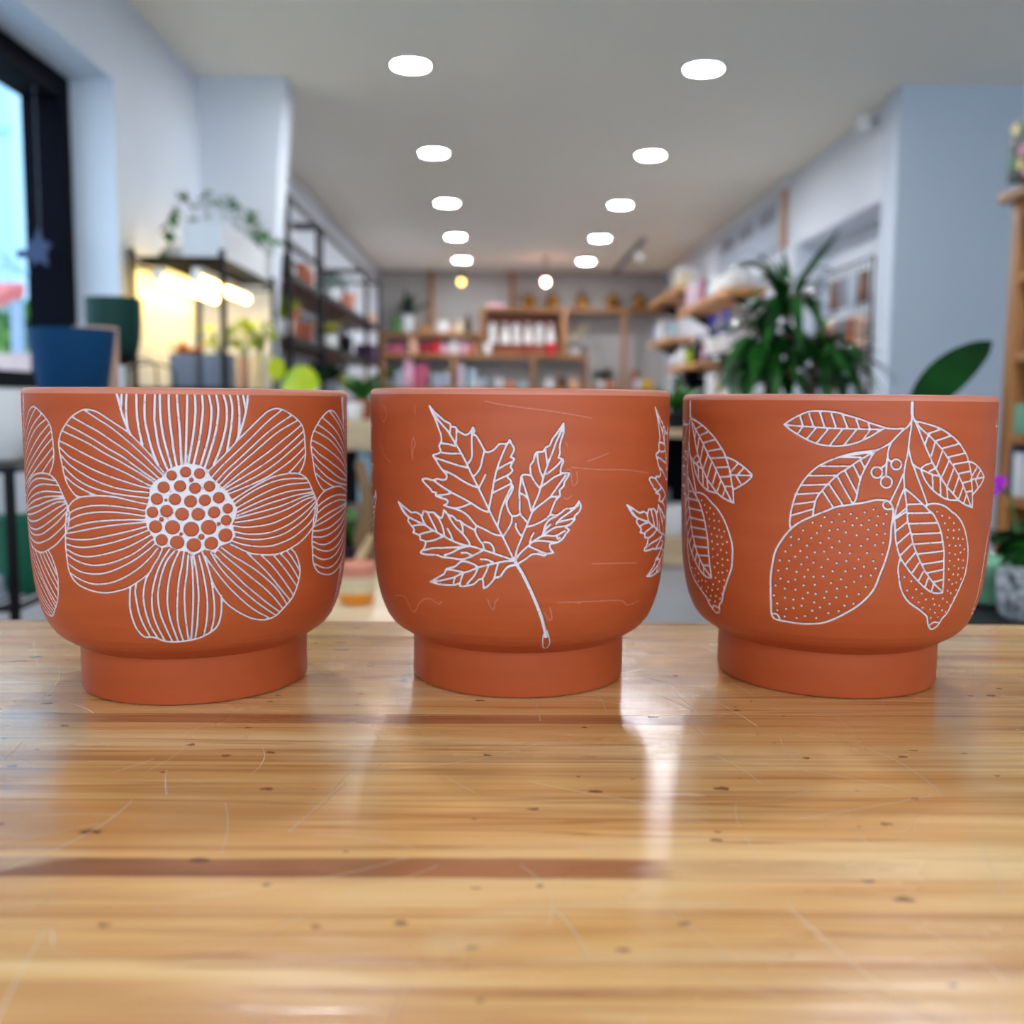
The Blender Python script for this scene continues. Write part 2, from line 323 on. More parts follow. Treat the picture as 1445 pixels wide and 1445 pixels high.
# ------------------------------------------------------------------ mesh helpers
class MB:
    """collects shapes in world coordinates; put() links them as one mesh"""
    def __init__(self): self.bm = bmesh.new()
    def box(self, x0, x1, y0, y1, z0, z1):
        v = [self.bm.verts.new(p) for p in ((x0,y0,z0),(x1,y0,z0),(x1,y1,z0),(x0,y1,z0),(x0,y0,z1),(x1,y0,z1),(x1,y1,z1),(x0,y1,z1))]
        for f in ((3,2,1,0),(4,5,6,7),(0,1,5,4),(1,2,6,5),(2,3,7,6),(3,0,4,7)): self.bm.faces.new([v[i] for i in f])
        return self
    def prism(self, poly, d):
        """closed 3-D polygon swept along vector d"""
        d = Vector(d); a = [self.bm.verts.new(p) for p in poly]; b = [self.bm.verts.new(Vector(p)+d) for p in poly]
        n = len(poly)
        self.bm.faces.new(a[::-1]); self.bm.faces.new(b)
        for i in range(n): self.bm.faces.new((a[i], a[(i+1)%n], b[(i+1)%n], b[i]))
        return self
    def tube(self, pts, r, n=8, r1=None):
        pts = [Vector(p) for p in pts]; rings = []
        for i, p in enumerate(pts):
            t = (pts[min(i+1, len(pts)-1)]-pts[max(i-1, 0)]).normalized()
            u = t.cross(Vector((0,0,1))) if abs(t.z) < .95 else t.cross(Vector((1,0,0)))
            u.normalize(); w = t.cross(u)
            rr = r if r1 is None else r+(r1-r)*i/max(1, len(pts)-1)
            rings.append([self.bm.verts.new(p+rr*(math.cos(2*PI*k/n)*u+math.sin(2*PI*k/n)*w)) for k in range(n)])
        for a, b in zip(rings, rings[1:]):
            for k in range(n): self.bm.faces.new((a[k], b[k], b[(k+1)%n], a[(k+1)%n]))
        self.bm.faces.new(rings[0]); self.bm.faces.new(rings[-1][::-1])
        return self
    def lathe(self, c, prof, n=32, sq=0.):
        """prof: (r,z) from the bottom up, ends are capped when r>0; sq>0 makes the section a rounded square"""
        rings = []
        for r, z in prof:
            ring = []
            for k in range(n):
                a = 2*PI*k/n; ca, sa = math.cos(a), math.sin(a)
                s = 1. if not sq else (abs(ca)**sq+abs(sa)**sq)**(-1/sq)
                ring.append(self.bm.verts.new((c[0]+r*s*ca, c[1]+r*s*sa, c[2]+z)))
            rings.append(ring)
        for a, b in zip(rings, rings[1:]):
            for k in range(n): self.bm.faces.new((a[k], a[(k+1)%n], b[(k+1)%n], b[k]))
        self.bm.faces.new(rings[0][::-1]); self.bm.faces.new(rings[-1])
        return self
    def ball(self, c, rx, ry, rz, n=14, m=9):
        return self.lathe((c[0], c[1], c[2]), [(max(1e-4, math.sin(PI*i/m))*rx, -math.cos(PI*i/m)*rz) for i in range(m+1)], n)
    def leaf(self, base, tip, width, lift=.0, shape='lance', seg=7, fold=.25, roll=0.):
        """a leaf blade from base to tip; lift bows its midrib upward"""
        b, t = Vector(base), Vector(tip); d = t-b; L = d.length
        side = d.cross(Vector((0,0,1)))
        if side.length < 1e-4: side = d.cross(Vector((0,1,0)))
        side.normalize(); up = side.cross(d).normalized()
        if roll:
            q = Matrix.Rotation(roll, 3, d.normalized()); side = q @ side; up = q @ up
        th = .0012
        rows = []
        for i in range(seg+1):
            u = i/seg
            if shape == 'lance': w = math.sin(PI*min(1, u*.96+.04))**.75*(1-.35*u)
            elif shape == 'heart': w = (math.sin(PI*u**.55))*1.0
            elif shape == 'round': w = math.sqrt(max(0, 1-(2*u-1)**2))
            else: w = math.sin(PI*u**.8)**.6
            w = max(w, .03)*width/2
            p = b+d*u+Vector((0,0,1))*lift*L*math.sin(PI*u**.85)
            rows.append([self.bm.verts.new(p-side*w+up*w*fold), self.bm.verts.new(p), self.bm.verts.new(p+side*w+up*w*fold), self.bm.verts.new(p-up*th)])
        for a, c in zip(rows, rows[1:]):
            self.bm.faces.new((a[0], a[1], c[1], c[0])); self.bm.faces.new((a[1], a[2], c[2], c[1]))
            self.bm.faces.new((a[3], a[0], c[0], c[3])); self.bm.faces.new((a[2], a[3], c[3], c[2]))
        return self
    def put(self, name, m, parent=None, smooth=True, bevel=0.):
        if bevel:
            bmesh.ops.bevel(self.bm, geom=[e for e in self.bm.edges], offset=bevel, segments=2, affect='EDGES', profile=.6)
        if parent is not None:
            bmesh.ops.translate(self.bm, verts=self.bm.verts, vec=-Vector(parent['at']))
        bmesh.ops.recalc_face_normals(self.bm, faces=self.bm.faces)
        me = bpy.data.meshes.new(name); self.bm.to_mesh(me); self.bm.free()
        me.materials.append(m if not isinstance(m, str) else M[m])
        if smooth:
            me.polygons.foreach_set('use_smooth', [True]*len(me.polygons))
            me.set_sharp_from_angle(angle=math.radians(38))
        o = bpy.data.objects.new(name, me); COL.objects.link(o)
        if parent is not None: o.parent = parent
        return o

def tag(o, label, cat, group=None):
    o['label'] = label; o['category'] = cat
    if group: o['group'] = group
    return o
class Root(dict): pass
def thing(name, at, label, cat, group=None):
    """an Empty at the thing's base; its parts are built in world coordinates and moved under it"""
    o = bpy.data.objects.new(name, None); o.empty_display_size = .05; COL.objects.link(o)
    o.location = at; o['at'] = list(at)
    return tag(o, label, cat, group)
def sub(o, parent_part):
    """make o (built with the thing as parent) a sub-part of parent_part"""
    o.parent = parent_part; return o
def struct(name, mb, m, smooth=False):
    o = mb.put(name, m, None, smooth); o['kind'] = 'structure'; return o
def dup(root, at, label=None, group=None):
    r = root.copy(); COL.objects.link(r); r.location = at; r['at'] = list(at)
    if label: r['label'] = label
    if group: r['group'] = group
    for ch in list(root.children):
        c = ch.copy(); COL.objects.link(c); c.parent = r
        for g in list(ch.children):
            d = g.copy(); COL.objects.link(d); d.parent = c
    return r
def pot_profile(r, h, t=.006, foot=.72, kind='cup'):
    if kind == 'cup': out = [(r*foot, 0), (r*(foot+.12), h*.08), (r*.95, h*.3), (r, h*.6), (r, h)]
    elif kind == 'taper': out = [(r*foot, 0), (r*(foot+.03), h*.03), (r, h)]
    elif kind == 'bowl': out = [(r*foot, 0), (r*.9, h*.2), (r, h*.5), (r*.96, h)]
    else: out = [(r*.97, 0), (r, h*.03), (r, h)]
    return out+[(r-t, h), (r-t, h*.82), (.002, h*.8)]
def box_thing(name, label, cat, b, m, group=None, bevel=.003):
    mb = MB().box(*b)
    o = mb.put(name, m, None, True, bevel)
    return tag(o, label, cat, group)
def vessel(name, label, cat, x, y, z, r, h, m, kind='cup', group=None, sq=0., n=28):
    o = MB().lathe((x, y, z), pot_profile(r, h, min(.006, r*.15), kind=kind), n, sq).put(name, m)
    return tag(o, label, cat, group)
def bottle(name, label, cat, x, y, z, r, h, m, cap=None, group=None, neck=.4, body=.62):
    """body with shoulder and neck, and a cap of its own"""
    t = thing(name, (x, y, z), label, cat, group)
    MB().lathe((x, y, z), [(r*.94, 0), (r, h*.03), (r, h*body), (r*.8, h*(body+.08)), (r*neck, h*(body+.16)), (r*neck, h*.84)], 18).put('body', m, t)
    MB().lathe((x, y, z), [(r*neck*1.2, h*.84), (r*neck*1.2, h*.97), (r*neck, h)], 14).put('cap', cap or m, t)
    return t

# ------------------------------------------------------------------ survey: bearing in the photo plus distance into the shop gives a place in the room
ZC = 1.1-.15369                      # counter height
_p, _y, _r = math.radians(6.05), math.radians(.75), math.radians(.46)
_F = Vector((math.sin(_y)*math.cos(_p), math.cos(_y)*math.cos(_p), -math.sin(_p)))
_R = Vector((math.cos(_y), -math.sin(_y), 0)); _U = _R.cross(_F)
_R, _U = _R*math.cos(_r)+_U*math.sin(_r), -_R*math.sin(_r)+_U*math.cos(_r)
def survey(px, py, y):
    d = _F*1445+_R*(px-722.5)-_U*(py-722.5); return d*(y/d.y)
def WX(px, py, y): return survey(px, py, y).x
def WZ(px, py, y): return survey(px, py, y).z+1.1

# incised drawings, unrolled: (half width mm, [(angle deg, height mm), ...])
FLOWER = [
(0.47,[(7.6,121.2),(5.9,124.4),(4.0,128.6),(1.6,132.8),(-0.5,136.0),(-2.6,139.2),(-5.1,141.9),(-9.6,146.0),(-13.0,149.0),(-15.4,150.2),(-18.4,150.5),(-20.7,149.3),(-23.7,146.9),(-26.2,143.6),(-28.4,140.0),(-29.7,136.2),(-30.0,132.9),(-29.6,128.7),(-28.8,124.0),(-28.1,119.2),(-26.9,115.0),(-25.1,111.6),(-23.3,109.3),(-21.4,108.6)]),
(0.46,[(-18.4,150.3),(-13.8,146.4),(-9.0,142.3),(-4.6,137.3),(-1.2,133.0),(2.4,127.7),(5.4,122.8),(7.3,119.8)]),
(0.47,[(-23.5,147.0),(-18.6,143.8),(-13.2,140.0),(-8.2,135.4),(-4.4,131.8),(-1.3,128.1),(2.0,124.0),(6.2,118.1)]),
(0.47,[(-26.2,143.4),(-20.7,140.2),(-15.1,136.4),(-10.0,132.1),(-5.4,128.5),(-2.6,125.5),(0.2,122.5),(3.2,119.3),(5.3,117.0)]),
(0.47,[(-28.4,140.3),(-22.8,137.6),(-17.0,134.3),(-11.7,130.2),(-6.8,126.6),(-2.7,123.2),(1.0,119.8),(4.2,116.5)]),
(0.47,[(-29.6,135.3),(-25.0,133.1),(-19.8,130.0),(-14.3,126.7),(-8.5,123.3),(-3.7,120.2),(0.3,117.0),(3.8,114.4)]),
(0.47,[(-29.4,132.0),(-25.3,127.9),(-20.0,124.6),(-14.5,121.3),(-8.7,118.4),(-3.8,116.2),(0.3,114.4),(3.7,113.3)]),
(0.47,[(-29.1,128.4),(-25.4,124.1),(-20.2,120.1),(-14.7,116.6),(-9.1,114.0),(-3.9,112.5),(2.5,111.5)]),
(0.47,[(-28.1,123.0),(-24.7,119.2),(-20.4,115.6),(-15.9,113.2),(-10.6,111.3),(-5.3,110.2),(2.3,108.9)]),
(0.48,[(-27.5,118.3),(-24.5,115.4),(-21.2,113.0),(-17.8,111.0),(-14.5,109.6)]),
(0.48,[(1.8,106.0),(-2.4,107.3),(-7.3,108.9),(-12.0,109.6),(-16.7,109.4),(-21.4,108.5),(-24.4,106.6),(-26.5,103.9),(-27.8,100.2),(-28.4,95.5),(-29.0,89.5),(-29.3,83.6),(-29.0,77.8),(-28.6,72.5),(-27.1,68.2),(-24.5,65.2),(-20.4,63.2),(-16.5,62.3),(-12.7,62.4),(-9.1,63.5),(-5.5,65.2),(-2.0,68.3),(1.7,72.4),(3.4,76.5),(5.1,80.3),(6.3,84.1)]),
(0.47,[(-27.7,99.4),(-23.8,102.3),(-18.1,104.4),(-12.5,105.0),(-7.4,104.6),(-2.5,103.8),(0.9,102.9)]),
(0.47,[(-28.0,96.0),(-23.0,99.3),(-17.4,101.2),(-11.6,101.9),(-5.8,101.6),(0.9,100.3)]),
(0.47,[(-28.3,92.1),(-23.2,94.7),(-17.6,96.6),(-11.7,97.7),(-5.9,98.3),(1.8,98.6)]),
(0.47,[(-28.7,90.2),(-22.6,91.9),(-16.5,93.8),(-11.1,95.2),(-5.6,96.3),(2.1,97.4)]),
(0.47,[(-28.8,88.0),(-24.5,87.7),(-18.7,88.2),(-13.1,89.8),(-7.8,91.6),(-2.8,93.4),(1.5,95.1)]),
(0.47,[(-28.8,85.1),(-25.2,84.2),(-20.9,84.1),(-15.8,85.2),(-10.7,86.9),(-5.9,89.0),(-1.9,91.0),(2.0,93.4)]),
(0.47,[(-28.7,82.4),(-24.9,80.4),(-20.8,79.6),(-16.0,80.4),(-10.9,82.2),(-6.0,84.5),(-2.0,87.2),(2.9,91.1)]),
(0.47,[(-28.9,80.0),(-25.1,77.5),(-20.1,75.8),(-15.5,75.8),(-10.4,77.4),(-5.5,80.2),(-1.5,83.4),(3.3,88.9)]),
(0.47,[(-28.5,75.4),(-24.6,72.6),(-20.5,71.4),(-15.8,71.5),(-11.3,73.0),(-6.3,76.1),(-2.3,79.4),(1.7,83.7),(4.2,87.0)]),
(0.47,[(-27.8,70.6),(-23.4,67.9),(-18.9,66.4),(-14.7,66.5),(-10.2,68.0),(-5.9,70.8),(-1.8,74.6),(1.9,79.4),(4.9,84.6)]),
(0.55,[(-4.7,65.8),(-5.2,60.9),(-5.5,55.4),(-5.2,50.4),(-4.4,45.2),(-3.1,41.6),(-1.5,39.8),(1.0,39.8),(3.3,38.6),(5.2,37.5),(8.7,37.0),(12.2,37.3),(14.9,37.8),(17.6,38.7),(20.4,40.6),(22.8,43.0),(24.1,46.0),(24.8,51.1),(24.9,57.2),(24.8,60.2)]),
(0.55,[(-2.6,67.3),(-3.2,63.4),(-3.0,58.5),(-2.6,53.0),(-1.7,47.4),(0.0,40.6)]),
(0.54,[(1.7,72.4),(0.4,68.3),(-0.5,62.0),(-0.5,56.5),(-0.0,51.0),(1.1,44.8),(3.0,38.9)]),
(0.54,[(8.6,84.1),(6.3,78.9),(4.6,73.6),(3.3,67.8),(2.4,62.0),(2.1,56.0),(2.3,51.0),(3.5,44.3),(5.1,38.0)]),
(0.54,[(10.1,83.1),(7.8,78.9),(6.1,73.1),(5.0,67.3),(4.3,62.0),(4.3,56.5),(4.9,50.5),(6.2,44.2),(7.7,37.7)]),
(0.54,[(11.6,83.1),(9.8,77.4),(8.6,72.1),(7.8,66.3),(7.3,60.4),(7.3,55.5),(7.8,49.4),(8.8,43.1),(9.8,37.6)]),
(0.54,[(13.1,82.5),(12.3,75.8),(11.3,69.1),(10.7,61.8),(10.3,54.3),(10.3,47.2),(11.1,40.8),(11.7,37.7)]),
(0.54,[(14.4,81.0),(13.9,72.9),(13.1,65.6),(12.8,59.2),(12.9,50.7),(13.2,43.9),(13.5,37.6)]),
(0.54,[(15.3,80.5),(15.6,75.2),(15.7,65.4),(15.6,58.0),(15.2,49.0),(14.5,38.1)]),
(0.54,[(16.1,80.7),(16.7,75.6),(17.2,67.8),(17.4,60.4),(17.1,52.9),(16.7,45.7),(15.9,38.6)]),
(0.54,[(17.8,80.6),(18.7,74.5),(19.5,67.6),(20.1,60.2),(20.2,52.6),(19.8,46.5),(19.0,40.0)]),
(0.54,[(18.9,82.2),(20.2,76.4),(21.3,70.4),(22.0,63.5),(22.5,56.4),(22.5,50.9),(22.2,46.7),(21.5,42.3)]),
(0.48,[(21.3,70.4),(22.4,65.9),(24.3,60.8),(26.3,56.5),(29.0,52.9),(32.6,49.3),(36.4,46.5),(40.4,45.1),(43.6,45.3),(46.3,46.9),(48.9,50.1),(51.7,54.0),(53.5,58.6),(54.6,64.1),(54.9,68.7),(53.9,73.5),(52.3,77.9),(50.5,80.4)]),
(0.47,[(19.8,80.2),(22.1,74.8),(24.6,69.4),(27.2,64.4),(30.2,59.6),(33.8,54.5),(37.6,50.2),(42.8,45.7)]),
(0.47,[(21.6,81.8),(23.7,76.1),(26.2,70.9),(29.5,65.6),(33.0,60.7),(37.4,54.9),(41.4,50.6),(45.5,46.6)]),
(0.47,[(22.8,81.0),(25.6,75.9),(28.9,70.9),(32.9,64.7),(37.3,59.0),(41.7,53.6),(47.0,48.1)]),
(0.47,[(24.1,82.8),(27.3,78.2),(30.8,73.7),(35.0,68.2),(39.4,62.7),(43.4,57.2),(48.3,49.5)]),
(0.47,[(25.1,84.0),(28.9,79.5),(32.9,75.6),(37.1,71.1),(41.6,65.4),(45.2,60.2),(49.9,51.5)]),
(0.47,[(33.7,80.5),(37.0,75.6),(41.1,69.5),(45.1,62.8),(48.8,56.9),(51.3,53.3)]),
(0.48,[(38.4,79.1),(42.1,73.9),(45.8,67.7),(49.3,61.5),(52.4,55.9)]),
(0.48,[(42.9,78.8),(46.9,72.1),(50.5,65.9),(53.9,60.1)]),
(0.48,[(45.8,78.9),(49.3,73.8),(52.1,68.7),(54.4,63.8)]),
(0.48,[(48.6,79.7),(51.4,74.9),(54.6,68.5)]),
(0.47,[(29.0,107.3),(33.1,110.9),(37.9,114.5),(43.0,117.6),(47.6,118.8),(51.0,119.0),(54.0,118.6),(56.8,116.8),(58.8,113.9),(60.8,109.1),(62.7,104.3),(63.5,100.1),(63.0,95.7),(61.9,91.7),(59.3,88.0),(55.4,84.0),(50.9,81.1),(46.8,79.2),(42.9,78.5),(39.2,79.1),(35.6,80.0),(32.2,82.1),(29.6,84.3),(28.0,85.4)]),
(0.47,[(29.5,105.4),(33.8,109.5),(38.6,113.0),(44.1,115.6),(50.1,116.4),(57.0,115.8)]),
(0.47,[(30.4,103.4),(35.1,106.9),(40.0,110.0),(45.3,112.5),(50.9,113.6),(59.0,113.6)]),
(0.47,[(30.5,101.2),(35.8,104.5),(40.7,107.0),(46.0,109.0),(51.8,110.2),(60.3,110.2)]),
(0.47,[(30.4,99.6),(35.7,102.0),(41.4,104.5),(46.8,106.2),(52.6,107.7),(61.1,108.6)]),
(0.47,[(30.0,98.1),(35.0,99.7),(40.3,101.2),(46.0,102.8),(51.7,105.0),(56.8,106.7),(61.6,107.5)]),
(0.47,[(29.7,96.2),(35.0,96.8),(40.3,98.0),(45.9,99.9),(51.7,102.5),(56.8,105.0),(62.2,106.1)]),
(0.47,[(29.0,94.6),(32.9,93.5),(37.8,93.6),(42.8,94.5),(48.3,96.9),(53.5,99.8),(58.2,102.8),(62.5,105.3)]),
(0.47,[(29.5,91.6),(32.9,90.2),(37.0,89.7),(41.4,89.9),(45.9,91.4),(50.8,94.0),(55.3,97.2),(59.2,100.3),(63.0,103.9)]),
(0.47,[(29.3,89.2),(33.6,87.6),(37.7,86.9),(42.8,87.3),(47.5,88.7),(52.6,91.8),(57.2,95.4),(61.3,100.0),(63.3,102.3)]),
(0.47,[(28.6,87.1),(32.2,85.0),(37.0,83.5),(42.1,83.1),(46.7,84.3),(51.8,86.6),(56.8,90.4),(60.8,94.4),(62.9,98.3)]),
(0.47,[(21.3,121.5),(24.0,125.4),(27.5,130.7),(31.4,136.8),(35.5,142.5),(39.0,147.2),(41.9,150.4),(44.9,151.6),(47.6,150.8),(50.4,148.9),(53.4,146.2),(55.8,142.7),(56.7,138.1),(57.0,133.6),(57.2,128.6),(56.6,124.6),(55.4,121.2),(54.0,118.8)]),
(0.46,[(22.4,118.6),(25.2,123.2),(28.8,128.3),(32.7,133.5),(36.8,139.1),(41.1,144.8),(46.8,150.8)]),
(0.46,[(23.9,116.6),(26.8,121.3),(30.7,126.4),(35.4,132.5),(40.3,138.6),(45.5,143.8),(51.0,148.2)]),
(0.46,[(25.0,115.2),(28.3,120.3),(32.6,125.8),(37.4,131.4),(42.4,137.1),(47.1,141.4),(53.6,145.7)]),
(0.47,[(26.0,113.7),(30.6,119.2),(35.9,124.8),(41.7,130.3),(47.4,136.0),(55.4,143.4)]),
(0.47,[(26.5,113.0),(32.5,118.2),(38.7,123.2),(45.4,129.2),(51.1,134.9),(56.4,140.2)]),
(0.47,[(27.1,111.7),(32.5,115.3),(38.7,119.6),(45.3,125.3),(51.0,130.9),(56.7,136.4)]),
(0.47,[(27.6,110.3),(31.8,112.5),(36.5,115.1),(41.2,118.0),(46.1,121.8),(51.0,126.0),(56.9,132.1)]),
(0.47,[(49.3,119.1),(53.1,123.4),(57.1,128.4)]),
(0.68,[(-6.7,158.9),(-6.2,155.7),(-5.5,151.6),(-4.7,147.0),(-3.5,142.4),(-2.5,139.0)]),
(0.68,[(-4.9,159.0),(-5.2,153.0),(-5.5,151.1)]),
(0.67,[(-3.3,159.0),(-3.6,153.0),(-3.6,146.1),(-3.2,141.0)]),
(0.67,[(-0.2,159.0),(-0.3,151.7),(-0.1,145.7),(0.4,140.2),(1.2,134.2)]),
(0.67,[(2.5,159.0),(2.2,150.8),(2.3,144.8),(3.0,139.3),(3.8,133.7),(4.9,128.6),(5.9,124.7)]),
(0.67,[(5.6,159.1),(5.4,153.1),(5.2,146.2),(5.6,140.2),(6.1,134.7),(7.0,129.6),(8.6,123.0)]),
(0.67,[(7.1,159.1),(7.0,152.7),(7.2,144.8),(7.8,137.9),(8.6,132.4),(10.0,124.0)]),
(0.67,[(9.8,159.1),(9.7,151.8),(9.9,144.9),(10.4,137.9),(10.8,131.4),(11.6,124.4)]),
(0.67,[(12.2,159.2),(12.4,151.8),(12.7,144.9),(12.9,137.9),(13.0,131.4),(13.1,124.9)]),
(0.67,[(15.4,159.2),(15.3,153.2),(15.0,144.0),(14.7,134.7),(14.3,124.9)]),
(0.67,[(17.7,159.0),(17.8,150.9),(17.3,142.6),(16.5,135.1),(15.2,125.3)]),
(0.67,[(19.9,158.8),(20.1,151.0),(19.5,143.5),(18.7,136.0),(16.8,124.8)]),
(0.67,[(21.9,158.9),(22.7,151.9),(22.4,144.0),(21.4,136.0),(19.1,124.8)]),
(0.67,[(24.2,158.9),(24.9,151.9),(24.4,144.0),(23.3,136.9),(21.9,130.4),(20.3,123.4)]),
(0.67,[(26.5,159.0),(27.5,152.4),(27.4,144.9),(26.4,137.9),(25.0,131.3),(23.1,124.7)]),
(0.67,[(28.5,159.0),(29.4,152.0),(29.0,144.0),(28.3,137.8),(27.4,131.2)]),
(0.67,[(31.1,159.0),(31.6,152.0),(31.6,144.9),(31.1,137.8)]),
(0.67,[(32.9,158.8),(33.5,153.4),(33.8,150.6)]),
(0.67,[(34.7,158.9),(34.3,153.4),(33.2,146.3),(31.8,140.2),(30.5,135.9)])]
FLOWER_EYE = [(8.8,122.6),(11.3,124.2),(13.2,124.8),(15.6,125.3),(18.0,124.9),(19.7,123.7),(21.2,122.4),(22.1,119.0),(24.8,115.1),(27.2,111.5),(29.0,107.2),(30.5,102.9),(29.9,99.1),(28.8,95.3),(29.7,89.8),(28.2,86.4),(24.6,84.8),(23.1,81.4),(21.3,82.7),(19.4,83.2),(18.1,82.2),(16.1,80.7),(13.7,82.8),(11.0,83.4),(8.6,85.2),(6.1,84.7),(3.9,86.8),(3.5,90.2),(1.8,94.4),(1.2,98.6),(1.3,103.1),(2.4,107.6),(3.0,113.2),(4.3,116.6),(7.1,119.2)]
FLOWER_BEADS = [(10.0,119.6,2.26),(14.3,121.2,2.42),(18.6,120.4,2.42),(7.4,114.0,2.66),(12.5,114.5,2.65),(17.1,113.4,2.58),(21.6,114.2,2.50),(5.2,108.4,2.67),(10.8,108.2,2.66),(15.6,107.1,2.81),(20.1,107.5,2.66),(24.5,108.5,2.66),(3.7,102.0,2.56),(8.1,102.6,2.82),(12.9,101.0,2.98),(17.9,100.8,2.97),(22.9,101.5,2.74),(27.3,103.1,2.35),(4.5,95.1,2.91),(9.8,94.7,3.30),(15.6,93.6,3.45),(21.1,94.3,3.45),(26.7,97.4,2.44),(6.3,88.7,2.68),(11.1,87.4,3.15),(16.3,85.9,3.22),(21.8,86.4,3.07),(26.4,90.1,3.23),(16.0,117.4,0.94),(8.0,107.9,0.63),(6.4,98.6,1.02),(12.4,91.4,0.79),(18.7,89.8,1.33),(24.3,95.8,0.86)]
